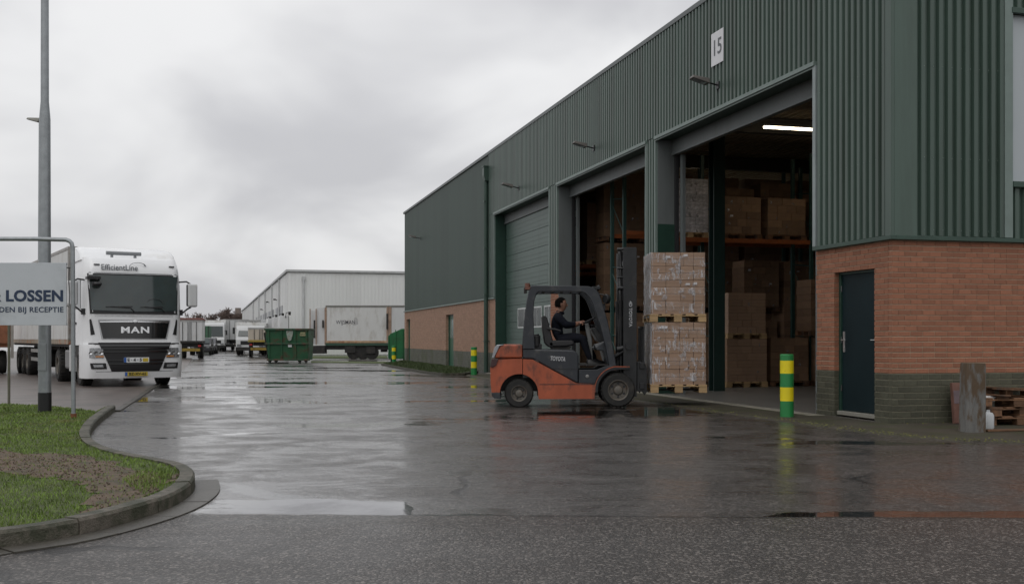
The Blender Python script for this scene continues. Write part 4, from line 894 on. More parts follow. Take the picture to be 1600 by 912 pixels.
for t in (0.4, 2.5, 4.6): mb.tube([swc-nrm*0.03, swc+(aa*math.cos(t)+bb*math.sin(t))*0.16], 0.010, 6)
mb.tube([swc-nrm*0.06, swc+nrm*0.012], 0.035, 12); mb.build('steering_wheel', BLACKP, fork, smooth=40)
for i, px in enumerate((928, 931, 934)):
    mb = MB(); mb.tube([(fx(px), 0.3+0.06*i, fz(519)), (fx(px-2), 0.3+0.06*i, fz(508))], 0.007, 6); mb.tube([(fx(px-2), .3+.06*i, fz(508)), (fx(px-2.3), .3+.06*i, fz(506))], 0.016, 8); mb.build('lever', BLACKP, fork, smooth=40)
# seat
mb = MB()
sb = [(846.5, 494), (849.5, 492.5), (854, 494.5), (858, 505), (861, 520), (864, 532), (866, 541.5), (858, 542.5), (851, 536), (847.5, 515)]
mb.prism(fp(sb, .35), 0.37, 0.88, 'y'); mb.build('seat_backrest', SEATM, fork, bevel=0.035, smooth=50)
mb = MB(); mb.prism(fp([(856, 534), (866, 531.5), (893, 531), (898, 533.5), (897, 539), (885, 541.5), (858, 542)], .35), 0.37, 0.88, 'y'); mb.build('seat_cushion', SEATM, fork, bevel=0.03, smooth=50)
mb = MB(); mb.prism(fp([(860, 541.5), (893, 541), (890, 546), (862, 546)], .4), 0.42, 0.84, 'y'); mb.build('seat_base', CHASS, fork)
mb = MB(); mb.tube([(fx(856), 0.34, fz(513)), (fx(868), 0.33, fz(514)), (fx(877), 0.33, fz(516.5))], 0.02, 8); mb.build('armrest', SEATM, fork, smooth=40)
mb = MB(); mb.tube([(fx(838), .25, fz(541)), (fx(838), .25, fz(524))], 0.085, 12); mb.tube([(fx(838), .5, fz(541)), (fx(836), .5, fz(522))], 0.09, 12); mb.box(fx(834), fx(847), .2, .6, fz(545), fz(537)); mb.build('air_filter', SEATM, fork, smooth=40, bevel=0.01)
# mast: outer and inner channels, cylinders, chains, carriage, forks
def mast_rail(px0, px1, py0, py1, y0, y1, nm='mast_channel'):
    x0, x1, z0, z1 = fx(px0), fx(px1), fz(py1), fz(py0); mb = MB(); t = 0.016
    mb.box(x0, x1, y0, y0+t, z0, z1); mb.box(x0, x0+t, y0+t, y1, z0, z1); mb.box(x1-t, x1, y0+t, y1, z0, z1); return mb.build(nm, MASTM, fork, bevel=0.004)
mast_rail(975, 996, 385.5, 620, 0.12, 0.24); mast_rail(977, 994, 388, 616, 0.26, 0.36)
for y in ((FW-0.24, FW-0.12), (FW-0.36, FW-0.26)): mast_rail(976, 996, 386, 620, *y)
mb = MB(); mb.box(fx(975), fx(996), 0.13, FW-0.13, fz(391), fz(386.5)); mb.build('mast_crosshead', MASTM, fork, bevel=0.006)
mb = MB(); mb.box(fx(978), fx(994), 0.37, FW-0.37, fz(412), fz(404)); mb.build('mast_crosshead', MASTM, fork, bevel=0.006)
mb = MB(); mb.box(fx(976), fx(992), 0.14, FW-0.14, fz(606), fz(590)); mb.box(fx(976), fx(992), 0.2, FW-0.2, fz(480), fz(472)); mb.build('mast_crossmember', MASTM, fork, bevel=0.006)
for y in (0.30, FW-0.30):
    mb = MB(); mb.tube([(fx(972.5), y, fz(600)), (fx(972.5), y, fz(470))], 0.042, 12, 0); mb.tube([(fx(972.5), y, fz(470)), (fx(972.5), y, fz(390))], 0.022, 10, 1); mb.lathe([(0.05, -0.02), (0.05, 0.02)], 12, 0, Matrix.Translation((fx(972.5), y, fz(470))))
    mb.build('lift_cylinder', [MASTM, STEELD], fork, smooth=40)
for px in (967.5, 969.5, 971):
    pts = [(fx(px+1.5*math.sin(k*1.3+px)), 0.22+0.01*k, fz(388+k*23)) for k in range(9)]
    mb = MB(); mb.tube(catmull(pts, 4), 0.011, 6); mb.build('hose', mat('hose_grey', (0.045, 0.045, 0.045), 0.4), fork, smooth=60)
mb = MB()
for k in range(40):
    z = fz(392)-k*0.052; mb.box(fx(984)-0.012, fx(984)+0.012, 0.39, 0.41, z-0.02, z+0.02)
tag(mb.build('lift_chain', STEELD, fork), None, None, None, 'stuff')
mb = MB()
for py, r_ in ((388, .03), (418, .022), (432, .018), (449, .04)): mb.tube([(fx(966), .2, fz(py)), (fx(976), .2, fz(py))], r_, 8)
mb.build('mast_bracket', MASTM, fork, smooth=40)
mb = MB(); mb.tube([(fx(966), 0.2, fz(546)), (fx(984), 0.2, fz(541))], 0.05, 12); mb.lathe([(0.065, -0.12), (0.065, 0.08)], 14, 0, Matrix.Translation((fx(983.5), 0.2, fz(541))), 'y'); mb.tube([(fx(958), 0.25, fz(560)), (fx(980), 0.22, fz(546))], 0.04, 10); mb.build('tilt_cylinder', MASTM, fork, smooth=40)
carr = [(997, 566), (1003, 564.5), (1004, 570), (1010, 568), (1012.5, 576), (1012.5, 612), (1009, 618), (1005, 612), (997, 612)]
for y0 in (0.16, FW-0.26): rounded_block('carriage_plate', carr, MASTM, y0, y0+0.10, fork, 0.006)
for py in (571, 603):
    mb = MB(); mb.box(fx(1001), fx(1009), 0.12, FW-0.12, fz(py+5), fz(py-5)); mb.build('carriage_bar', MASTM, fork, bevel=0.008)
for k in range(5):
    y = 0.2+k*0.21; mb = MB(); mb.box(fx(1007), fx(1009), y-0.012, y+0.012, fz(566), fz(512)); mb.build('load_backrest', MASTM, fork)
mb = MB(); mb.box(fx(1007), fx(1009), 0.18, FW-0.18, fz(512), fz(509)); mb.build('load_backrest', MASTM, fork)
for y0 in (0.34, FW-0.46):
    mb = MB(); mb.prism([(fx(1009.5), fz(575)), (fx(1012.8), fz(575)), (fx(1013.5), fz(611)), (fx(1096), z_bot+0.055), (fx(1096), z_bot+0.035), (fx(1013), z_bot+0.024), (fx(1009.5), z_bot+0.024)], y0, y0+0.12, 'y'); mb.build('fork', MASTM, fork, bevel=0.004)
LW = mat('lettering_pale', (0.42, 0.43, 0.44), 0.5, var=0.25, vscale=30)
lettering('lettering', 'TOYOTA', 0.115, LW, fork, (fx(871.5), 0.034, fz(560.5)), (R(90), R(4), 0), width=0.29, bold=0.004, shear=0.15)
lettering('lettering', '4D TOYOTA', 0.085, LW, fork, (fx(986), 0.112, fz(490)), (R(90), R(90), 0), width=0.50, bold=0.002)

# ================================================================== DRIVER
def skin_mesh(name, verts, edges, radii, sub=2, root=0, flat=None):
    me = bpy.data.meshes.new(name); me.from_pydata([tuple(v) for v in verts], edges, []); o = bpy.data.objects.new(name, me); COL.objects.link(o)
    me_skin = o.modifiers.new('skin', 'SKIN'); me_skin.use_smooth_shade = True; me_skin.branch_smoothing = 0.6
    for i, r_ in enumerate(radii):
        sv = me.skin_vertices[0].data[i]; sv.radius = r_ if isinstance(r_, tuple) else (r_, r_); sv.use_root = (i == root)
    sm = o.modifiers.new('sub', 'SUBSURF'); sm.levels = sub; sm.render_levels = sub
    dg = bpy.context.evaluated_depsgraph_get(); out = bpy.data.meshes.new_from_object(o.evaluated_get(dg)); bpy.data.objects.remove(o); return out
YB = 0.62                                    # body centre plane inside the truck (local y)
def bp_(px, py, y=0.0): yy = YB+y; return Vector((fx(px, yy), yy, fz(py, yy)))
per = thing('person', 'forklift driver in dark work clothes sitting with hands on the steering wheel', 'person', (FX, YN, 0))
V, E, RAD = [], [], []
def add(v, r_, par=None):
    V.append(v); RAD.append(r_); i = len(V)-1
    if par is not None: E.append((par, i))
    return i
pel = add(bp_(871, 530), (0.165, 0.14)); wai = add(bp_(869.5, 518), (0.175, 0.15), pel); che = add(bp_(870.5, 504), (0.205, 0.175), wai)
shd = add(bp_(872.5, 493.5), (0.165, 0.13), che); nek = add(bp_(875, 488), (0.068, 0.066), shd); nk2 = add(bp_(876.5, 484.5), (0.062, 0.062), nek)
hd1 = add(bp_(878.4, 480.3), (0.092, 0.090), nk2); hd2 = add(bp_(877.6, 475), (0.118, 0.112), hd1); hd3 = add(bp_(876.8, 469.8), (0.108, 0.102), hd2); hd4 = add(bp_(876.4, 466.3), (0.055, 0.055), hd3)
def arm(s, el, wr, hd):
    s0 = add(bp_(872.8, 495, 0.16*s), 0.100, shd); s1 = add(bp_(874.5, 498.5, 0.215*s), 0.092, s0)
    e_ = add(bp_(*el), 0.073, s1); w_ = add(bp_(*wr), 0.050, e_); h_ = add(bp_(*hd), (0.047, 0.030), w_); return h_, s1
nh, _ = arm(-1, (885.5, 507.5, -0.27), (897.5, 506.5, -0.20), (903.5, 504.3, -0.15))
fh, _ = arm(1, (884, 509, 0.28), (899, 508, 0.19), (907, 503.0, 0.13))
def leg(s, kx, ky, ax, ay):
    h0 = add(bp_(876, 530.5, 0.10*s), 0.13, pel); h1 = add(bp_(893, 527, 0.13*s), 0.115, h0); k_ = add(bp_(kx, ky, 0.14*s), 0.092, h1)
    c_ = add(bp_(kx+(ax-kx)*.4, ky+(ay-ky)*.4, 0.14*s), 0.078, k_); a_ = add(bp_(ax, ay, 0.13*s), 0.052, c_); return a_
la = leg(-1, 910, 528, 922, 562); lb = leg(1, 912, 529, 930, 561)
bodym = skin_mesh('body', V, E, RAD, 2, pel)
bodym.materials.clear()
for q in (CLOTH, SKIN, TROUS): bodym.materials.append(q)
nkz = bp_(0, 488.3).z; wst = bp_(0, 526).z; wrx = (bp_(899.5, 0, -0.2).x)
for pgn in bodym.polygons:
    c = pgn.center; hand = c.x > bp_(899, 0, -0.1).x and c.z > bp_(0, 512).z
    pgn.material_index = 1 if (c.z > nkz or hand) else (2 if (c.z < wst or (c.x > bp_(884, 0).x and c.z < bp_(0, 517).z)) else 0); pgn.use_smooth = True
body = link('body', bodym, per)
# fingers close round the wheel rim; each its own chain rooted in the palm
for s, base in ((-1, bp_(903.5, 504.3, -0.15)), (1, bp_(907, 503.0, 0.13))):
    hv = MB()
    for k in range(4):
        off = Vector((0.004*k, (0.030-0.020*k)*1.0, 0.012-0.008*k)); L = (0.040, 0.046, 0.043, 0.034)[k]; b0 = base+off+Vector((0.02, 0, 0))
        pts = [b0, b0+Vector((L*0.9, 0, 0.012)), b0+Vector((L*1.5, 0, -0.006)), b0+Vector((L*1.45, 0, -0.034))]
        hv.tube(catmull(pts, 3), [0.011]*7+[0.0095]*2+[0.007], 7)
    t0 = base+Vector((-0.01, -s*0.035, 0.005)); hv.tube(catmull([t0, t0+Vector((0.035, -s*0.02, 0.012)), t0+Vector((0.062, -s*0.006, 0.006))], 3), [0.014, .013, .013, .012, .011, .010, .008], 7)
    hv.build('fingers', SKIN, body, smooth=60)
# face and hair
fc = MB(); hc = bp_(877.4, 475.5)
fc.lathe([(0.001, -0.022), (0.013, -0.012), (0.017, 0.008), (0.010, 0.028), (0.001, 0.038)], 8, 0, Matrix.Translation(hc+Vector((0.108, 0, -0.018))) @ Matrix.Rotation(R(-14), 4, 'Y')); fc.build('nose', SKIN, body, smooth=60)
for s in (-1, 1):
    q = MB(); q.lathe([(0.001, -0.028), (0.016, -0.018), (0.020, 0.008), (0.014, 0.028), (0.001, 0.034)], 8, 0, Matrix.Translation(hc+Vector((-0.008, s*0.104, -0.012))) @ Matrix.Scale(0.5, 4, (0, 1, 0))); q.build('ear', SKIN, body, smooth=60)
    q = MB(); q.lathe([(0.001, -0.010), (0.010, -0.005), (0.010, 0.005), (0.001, 0.010)], 8, 0, Matrix.Translation(hc+Vector((0.094, s*0.036, 0.010)))); q.build('eye', INK, body, smooth=60)
q = MB(); q.box(0.096, 0.112, -0.028, 0.028, -0.062, -0.054, 0, Matrix.Translation(hc)); q.build('mouth', mat('lips', (0.22, 0.08, 0.06), 0.5), body, bevel=0.003)
me = bpy.data.meshes.new('hair'); bm = bmesh.new(); bmesh.ops.create_icosphere(bm, subdivisions=4, radius=1.0)
kill = []
for v in bm.verts:
    d = v.co.copy(); n_ = 1+0.035*math.sin(d.x*19+d.y*11)*math.sin(d.z*17+d.y*23)
    v.co = Vector((d.x*0.123*n_, d.y*0.117*n_, d.z*0.128*n_))
    if d.z < -0.62 or (d.x > 0.55 and d.z < 0.62) or (d.x > -0.02 and d.z < 0.0) or (d.x > 0.30 and d.z < 0.42): kill.append(v)
bmesh.ops.delete(bm, geom=kill, context='VERTS'); bm.to_mesh(me); bm.free(); me.materials.append(HAIR)
for pgn in me.polygons: pgn.use_smooth = True
ho = link('hair', me, per, hc+Vector((-0.014, 0, 0.016))); so = ho.modifiers.new('thick', 'SOLIDIFY'); so.thickness = 0.012
# collar, cuffs, shoes
q = MB(); q.lathe([(0.078, -0.025), (0.086, 0.0), (0.078, 0.03), (0.066, 0.032)], 16, 0, Matrix.Translation(bp_(875.2, 488.6)) @ Matrix.Rotation(R(10), 4, 'Y')); q.build('collar', CLOTH, per, smooth=60)
for s, (ax, ay) in ((-1, (922, 562)), (1, (930, 561))):
    a = bp_(ax, ay, 0.13*s); a.z = fz(570.0)+0.01; sh = MB()
    sec = []
    for i, (dx, w_, h_) in enumerate(((-0.07, .035, .06), (-0.05, .048, .11), (0.0, .05, .12), (0.08, .052, .075), (0.17, .052, .055), (0.215, .035, .038))):
        sec.append([(a.x+dx, a.y-w_, a.z), (a.x+dx, a.y-w_*0.85, a.z+h_*0.7), (a.x+dx, a.y, a.z+h_), (a.x+dx, a.y+w_*0.85, a.z+h_*0.7), (a.x+dx, a.y+w_, a.z)])
    vs = [v for r_ in sec for v in r_]; L = 5
    sh.add(vs, [(k*L+j, k*L+(j+1) % L, (k+1)*L+(j+1) % L, (k+1)*L+j) for k in range(5) for j in range(L)]+[tuple(range(L)), tuple(range(25, 30))]); sh.build('shoe', BLACKP, per, smooth=60)

# ================================================================== INSIDE THE WAREHOUSE: racks, loads, tubes
def rack(label, y0, xs, levels, col=RACKG, dep=1.1, zt=6.3):
    t = thing('pallet_rack', label, 'rack', toW(0, y0, 0.03), WA)
    for x in xs:
        mb = MB(); mb.box(x-0.05, x+0.05, 0, 0.08, 0, zt); mb.box(x-0.05, x+0.05, dep-0.08, dep, 0, zt); mb.build('upright', col, t, bevel=0.004)
        mb = MB()
        for k in range(6): z = 0.3+k; mb.tube([(x, 0.08, z), (x, dep-0.08, z+0.9 if k % 2 == 0 else z+0.1)], 0.015, 4)
        mb.build('brace', col, t)
    for z in levels:
        for a, b in zip(xs, xs[1:]):
            for yy in (0.0, dep-0.05):
                mb = MB(); mb.box(a+0.05, b-0.05, yy, yy+0.05, z-0.12, z); mb.build('beam', ORANGE, t, bevel=0.003)
    return t
ya = 12.35
rack('rack with orange beams just inside the nearest open doorway', ya, [1.35, 3.0, 5.8, 8.6, 11.4, 14.2], [4.0], zt=6.4)
yb = 19.2
rack('rack with orange beams seen through the middle open doorway', yb, [1.0, 3.45, 6.2, 9.0, 11.8], [3.72], zt=6.3)
rack('dark rack right behind the second row of cartons in the nearest doorway', ya+2.35, [1.2, 4.0, 6.8, 9.6], [4.38], zt=6.4)
rack('dim rack deep behind the middle open doorway', 27.5, [1.0, 3.8, 6.6, 9.4], [2.0, 4.0], zt=6.2)
PAT = [[1, 1, 1, 1], [1.5, 1, 1.5], [1, 1.5, 1.5]]
def load_at(x, y, z, n, bh, w=1.2, label='', group=None, m=CARD2, wrap=False, lab_glints=2, name='pallet_load'):
    p = toW(x, y, z); return pallet_load(name, label, p, WA+random.uniform(-.02, .02), w, 0.8, n, bh, PAT, group, m, WOODO if m is CARD2 else WOOD, lab_glints, 1, 0.145, wrap)
CARDW = mat('film_wrapped_cartons', (0.58, 0.56, 0.58), 0.2, var=0.45, vscale=12, bump=1.0, bscale=16, island=0.15)
# floor stacks in row A
load_at(3.62, ya-0.45, 0.03, 6, 0.19, 1.22, 'carton stack on the warehouse floor just right of the dark steel column, lower load', m=CARD)
load_at(3.62, ya-0.45, 1.32, 6, 0.18, 1.15, 'carton stack right of the dark steel column, upper load on the lower one', m=CARD)
load_at(5.02, ya-0.2, 0.03, 6, 0.195, 1.2, 'carton load on the floor in the middle of the row seen through the nearest doorway')
load_at(6.35, ya-0.35, 0.03, 6, 0.20, 1.2, 'bottom carton load beside the brick pier, another load on top')
load_at(6.20, ya-0.3, 1.40, 7, 0.20, 1.25, 'top carton load beside the brick pier, darker cartons')
load_at(7.8, ya-0.2, 0.03, 6, 0.2, 1.2, 'carton load mostly hidden behind the brick pier')
load_at(2.3, ya+0.1, 0.03, 6, 0.2, 1.0, 'carton load on the floor behind the pallets carried by the forklift')
load_at(2.22, ya+0.05, 4.03, 7, 0.205, 1.05, 'silver film wrapped load high on the rack beside the green pilaster', m=CARDW, lab_glints=16)
for i, x in enumerate((3.75, 5.1, 6.6, 8.0, 9.4, 10.8)):
    load_at(x, ya+0.1, 4.03, 5+(i*3) % 3, 0.2, 1.2, ['brown carton load on the upper rack level right of the dark column', 'second carton load from the dark column on the upper rack level', 'third carton load from the dark column on the upper rack level',
      'fourth carton load from the dark column on the upper rack level', 'fifth carton load from the dark column on the upper rack level', 'sixth carton load from the dark column on the upper rack level'][i], lab_glints=1)
for i, x in enumerate((1.3, 2.6, 3.9, 5.2, 6.5, 7.8, 9.1, 10.4)):
    if i == 0: continue
    load_at(x, ya+1.75+0.15*(i % 2), 0.03, 8+(i*2) % 3, 0.21, 1.22, 'half hidden carton load on the floor in the second row, number %s from the doorway' % ('one two three four five six seven eight'.split()[i]), lab_glints=2)
    if i % 3 != 2: load_at(x+0.05, ya+1.85, 2.12+0.0*(i % 2), 7, 0.19, 1.18, 'carton load riding on the second floor row, position %s, dim' % ('one two three four five six seven eight'.split()[i]), lab_glints=1)
for i, x in enumerate((2.2, 3.8, 5.4, 7.0, 8.6, 10.2)):
    for j, z in enumerate((0.03, 2.2, 4.36)):
        load_at(x, ya+5.0, z, 8, 0.245, 1.45, 'brown carton load in the back wall of goods, column %s from the doorway, %s tier' % ('one two three four five six'.split()[i], ('bottom', 'middle', 'top')[j]), lab_glints=1)
for i, x in enumerate((1.9, 3.3, 4.7, 6.1, 7.5, 8.9)):
    if i == 0: continue
    load_at(x, ya+2.4, 4.4, 6+i % 2, 0.2, 1.25, 'shadowed carton load on the back rack level above the second row, position %s' % ('one two three four five six'.split()[i]), lab_glints=1)
# row B, seen through the middle doorway
load_at(2.25, yb+0.02, 3.75, 8, 0.235, 1.38, 'tall carton load high on the rack behind the forklift mast', m=CARD, lab_glints=6)
load_at(4.3, yb+0.05, 3.75, 7, 0.22, 1.3, 'carton load high on the rack just right of the mast top', lab_glints=2)
load_at(1.7, yb+0.05, 0.03, 7, 0.2, 1.2, 'carton load on the floor under the rack left of the mast'); load_at(3.6, yb, 0.03, 9, 0.2, 1.3, 'dim carton load on the floor behind the forklift mast')
for i, (x, z) in enumerate(((1.9, 4.03), (5.2, 4.03), (2.6, 0.03), (4.9, 0.03))): load_at(x, 27.6, z, 7, 0.21, 1.3, ['far dim carton load on the deep rack, upper left', 'far dim carton load on the deep rack, upper right', 'far dim carton load on the deep rack, lower left', 'far dim carton load on the deep rack, lower right'][i], lab_glints=0)
def tube_light(x, y, z, L, label):
    t = thing('ceiling_light', label, 'light fitting', toW(x, y, z), WA)
    mb = MB(); mb.box(-L/2, L/2, -0.08, 0.08, 0.03, 0.09); mb.build('housing', mat('fitting_white', (0.6, 0.6, 0.58), 0.5), t)
    for s in (-0.035, 0.035):
        mb = MB(); mb.tube([(-L/2+0.03, s, 0.0), (L/2-0.03, s, 0.0)], 0.022, 8); mb.build('tube', TUBE, t, smooth=60)
    for k in (-1, 1):
        mb = MB(); mb.tube([(k*L*0.4, 0, 0.09), (k*L*0.4, 0, CZ-z)], 0.006, 4); mb.build('hanger', STEELD, t)
lp = toL(P(1240, 201.5, 27.6))
tube_light(lp.x+0.75, lp.y, lp.z, 3.2, 'bright long tube light under the ceiling of the nearest doorway')
tube_light(lp.x+0.6, 19.5, 6.6, 2.4, 'lit tube fitting under the ceiling deeper in the hall')
tube_light(3.45, 17.6, 6.35, 0.4, 'lit tube fitting near the top of the middle doorway')
tube_light(8.5, 3.5, 6.6, 2.4, 'lit tube fitting hidden behind the brick end wall')
tube_light(9.5, 24.0, 6.6, 2.4, 'lit tube fitting at the back of the hall')

# ================================================================== ARTICULATED LORRY
TYAW = R(31); TX, TY = (211-800)/F*30.0, 30.0
lor = thing('articulated_lorry', 'white articulated lorry with high roof cab and box trailer facing the camera', 'lorry', (TX, TY, 0), TYAW)
cab = link('cab', None, lor); cab.scale = (1.04, 1, 1)
def wz(z):  return 1.255 if z < 2.9 else 1.255-0.09*(z-2.9)
def FY(x, z):
    w = abs(x)/1.25
    y = 0.07*w**2 + 0.22*max(0.0, (w-0.84)/0.16)**2.2
    if z > 2.0: y += (z-2.0)*0.10
    if z > 3.15: y += (z-3.15)**2*1.2
    if 1.15 < z < 2.0: y += 0.02
    if z < 0.55: y += (0.55-z)*0.25
    return y
def shell(zs, yback, y0add=0.0, w_add=0.0):
    mb = MB(); rings = []
    for z in zs:
        w = wz(z)+w_add; xs = [-w*math.cos(math.pi*k/22) for k in range(23)]
        ring = [(x, FY(x/ (w/1.25), z)+y0add, z) for x in xs]+[(w, yback, z), (-w, yback, z)]; rings.append(ring)
    L = len(rings[0]); vs = [v for r_ in rings for v in r_]
    fs = [(k*L+j, k*L+(j+1) % L, (k+1)*L+(j+1) % L, (k+1)*L+j) for k in range(len(rings)-1) for j in range(L)]
    fs += [tuple(range(L)), tuple(range((len(rings)-1)*L, len(rings)*L))]
    return mb.add(vs, fs)
shell([1.14, 1.3, 1.6, 1.9, 2.05, 2.4, 2.8, 3.05, 3.2, 3.35, 3.45, 3.52, 3.56], 2.25).build('cab_shell', WHITE, cab, smooth=50)
def patch(name, corners, m, n=(14, 6), out=0.012, th=0.02, parent=cab, bow=None, rim=None):
    """curved panel lying on the cab front; corners: bottom left, bottom right, top right, top left as (x, z)"""
    (ax, az), (bx, bz), (cx, cz), (dx, dz) = corners; nx_, nz_ = n; mb = MB(); vs = []
    for lay in (0, 1):
        for j in range(nz_+1):
            v = j/nz_
            for i in range(nx_+1):
                u = i/nx_; x = (ax*(1-u)+bx*u)*(1-v)+(dx*(1-u)+cx*u)*v; z = (az*(1-u)+bz*u)*(1-v)+(dz*(1-u)+cz*u)*v
                if bow: z += bow(u, v)
                vs.append((x, FY(x, z)-out+lay*th, z))
    L = (nx_+1)*(nz_+1); g = lambda l, i, j: l*L+j*(nx_+1)+i; fs = []
    for j in range(nz_):
        for i in range(nx_): fs += [(g(0,i,j), g(0,i+1,j), g(0,i+1,j+1), g(0,i,j+1)), (g(1,i,j), g(1,i,j+1), g(1,i+1,j+1), g(1,i+1,j))]
    for i in range(nx_): fs += [(g(0,i,0), g(1,i,0), g(1,i+1,0), g(0,i+1,0)), (g(0,i,nz_), g(0,i+1,nz_), g(1,i+1,nz_), g(1,i,nz_))]
    for j in range(nz_): fs += [(g(0,0,j), g(0,0,j+1), g(1,0,j+1), g(1,0,j)), (g(0,nx_,j), g(1,nx_,j), g(1,nx_,j+1), g(0,nx_,j+1))]
    mb.add(vs, fs); return mb.build(name, m, parent, smooth=40)
# windscreen with dark surround, wipers
patch('windscreen_surround', [(-1.12, 2.00), (1.12, 2.00), (1.165, 3.10), (-1.165, 3.10)], BLACKP, out=0.012)
ws = patch('windscreen', [(-1.09, 2.10), (1.09, 2.10), (1.13, 3.06), (-1.13, 3.06)], GLASSD, out=0.030, bow=lambda u, v: 0.05*math.sin(math.pi*u)*(1-v)*-0.6)
for x0, x1 in ((-0.62, -0.02), (0.25, 0.78)):
    mb = MB(); mb.tube([(x1, FY(x1, 2.1)-0.05, 2.06), (x1-0.1, FY(x1-.1, 2.2)-0.06, 2.17), (x0, FY(x0, 2.2)-0.05, 2.20)], 0.014, 6); mb.tube([(x0-0.12, FY(x0, 2.2)-0.045, 2.19), (x1-0.05, FY(x1, 2.2)-0.05, 2.21)], 0.010, 5); mb.build('wiper', BLACKP, cab, smooth=40)
# dashboard seen through the glass is hinted by the wheel
mb = MB(); swp = [(0.52+0.21*math.cos(t), FY(0.5, 2.35)-0.034, 2.30+0.13*math.sin(t)) for t in [math.pi*k/12 for k in range(13)]]
mb.tube(swp, 0.008, 5); mb.build('steering_wheel', mat('wheel_seen', (0.05, 0.055, 0.055), 0.4), cab)
# roof lettering and ornament
lettering('lettering', 'EfficientLine', 0.225, GREYINK, cab, (-0.37, FY(-.35, 3.28)-0.035, 3.27), (R(76), 0, R(-1)), width=0.92, bold=0.003)
mb = MB()
for k in range(16):                         # the swirl of short strokes after the word
    a = R(20+k*9); r0 = 0.10+0.006*k; c0 = (0.16, 3.31)
    mb.box(-0.022, 0.022, -0.003, 0.003, -0.006, 0.006, 0, Matrix.Translation((c0[0]+r0*math.cos(a)*1.4, FY(0.2, 3.36)-0.05+0.0, c0[1]+r0*math.sin(a)*0.75)) @ Matrix.Rotation(-a*0.4+0.5, 4, 'Y'))
tag(mb.build('swirl_mark', GREYINK, cab), None, None, None, 'stuff')
patch('roof_seam', [(-1.13, 3.115), (1.13, 3.115), (1.13, 3.13), (-1.13, 3.13)], GREYINK, out=0.004, n=(14, 1))
for x in (-1.0, 0.93):
    patch('roof_marker', [(x, 3.335), (x+0.14, 3.335), (x+0.14, 3.365), (x, 3.365)], BLACKP, n=(2, 1), out=0.03, th=0.05)
# upper grille with badge
patch('bonnet_line', [(-1.0, 1.93), (1.0, 1.93), (1.0, 1.945), (-1.0, 1.945)], GREYINK, n=(14, 1), out=0.004)
patch('grille_frame', [(-0.84, 1.31), (0.84, 1.31), (0.93, 1.85), (-0.93, 1.85)], mat('frame_silver', (0.5, 0.51, 0.52), 0.3, metal=0.4), out=0.010)
gp = patch('grille_panel', [(-0.80, 1.33), (0.80, 1.33), (0.905, 1.82), (-0.905, 1.82)], BLACKG, out=0.026)
patch('grille_bar', [(-0.88, 1.765), (0.88, 1.765), (0.90, 1.80), (-0.90, 1.80)], CHROME, out=0.034, n=(14, 1), bow=lambda u, v: 0.012*math.sin(math.pi*u))
lettering('badge', 'MAN', 0.235, CHROME, gp, (0.0, FY(0, 1.55)-0.042, 1.555), (R(90), 0, 0), width=0.72, bold=0.007, space=1.15, extrude=0.006)
mb = MB(); mb.lathe([(0.07, 0), (0.06, -0.012), (0.001, -0.014)], 16, 0, Matrix.Translation((0, FY(0, 1.8)-0.035, 1.80)) @ Matrix.Scale(0.6, 4, (0, 0, 1)), 'y'); mb.build('badge', CHROME, gp, smooth=40)
for s in (-1, 1):
    c = [(s*1.00, 1.44), (s*1.10, 1.42), (s*1.13, 1.84), (s*1.09, 1.86)] if s > 0 else [(-1.10, 1.42), (-1.00, 1.44), (-1.09, 1.86), (-1.13, 1.84)]
    patch('air_slot', c, BLACKP, n=(3, 5), out=0.010)
# bumper fascia
fas = shell([0.24, 0.30, 0.45, 0.7, 0.95, 1.08, 1.17], 0.80, -0.075, 0.02); fas.build('bumper', WHITE, cab, smooth=50)
patch('lower_grille', [(-0.60, 0.43), (0.62, 0.43), (0.93, 1.22), (-0.93, 1.22)], BLACKP, out=0.090)
for z in (0.62, 0.72, 0.95, 1.04, 1.12):
    w = 0.62+(z-0.46)*0.42; patch('grille_slat', [(-w, z), (w, z), (w+0.01, z+0.035), (-w-0.01, z+0.035)], BLACKG, n=(12, 1), out=0.115, th=0.03)
patch('bumper_gap', [(-1.16, 1.165), (1.16, 1.165), (1.16, 1.205), (-1.16, 1.205)], BLACKP, n=(16, 1), out=0.088)
patch('bumper_line', [(-1.12, 0.42), (1.12, 0.42), (1.12, 0.432), (-1.12, 0.432)], GREYINK, n=(14, 1), out=0.080)
for s in (-1, 1):
    q = lambda a, b, z0, z1, t=0: [(a, z0), (b, z0), (b+t, z1), (a+t, z1)] if s > 0 else [(-b, z0), (-a, z0), (-a-t, z1), (-b-t, z1)]
    hp = patch('headlamp', q(0.80, 1.22, 0.80, 1.07, 0.02), LAMPG, n=(6, 3), out=0.095, th=0.04)
    for k in range(3):
        x = s*(0.86+0.13*k); mb = MB(); mb.lathe([(0.050, 0), (0.044, -0.02), (0.02, -0.008), (0.001, -0.006)], 14, 0, Matrix.Translation((x, FY(x, .92)-0.105, 0.935)), 'y'); mb.build('lamp_reflector', CHROME if k != 1 else mat('reflector_grey', (0.2, 0.2, 0.2), 0.2, metal=0.7), hp, smooth=40)
    patch('indicator', q(0.80, 1.0, 0.82, 0.855), AMBER, n=(3, 1), out=0.105, parent=hp)
    patch('fog_lamp', q(0.72, 1.10, 0.50, 0.66, 0.03), BLACKP, n=(6, 2), out=0.088)
    patch('fog_glass', q(0.80, 1.04, 0.54, 0.62, 0.02), LAMPG, n=(4, 2), out=0.100)
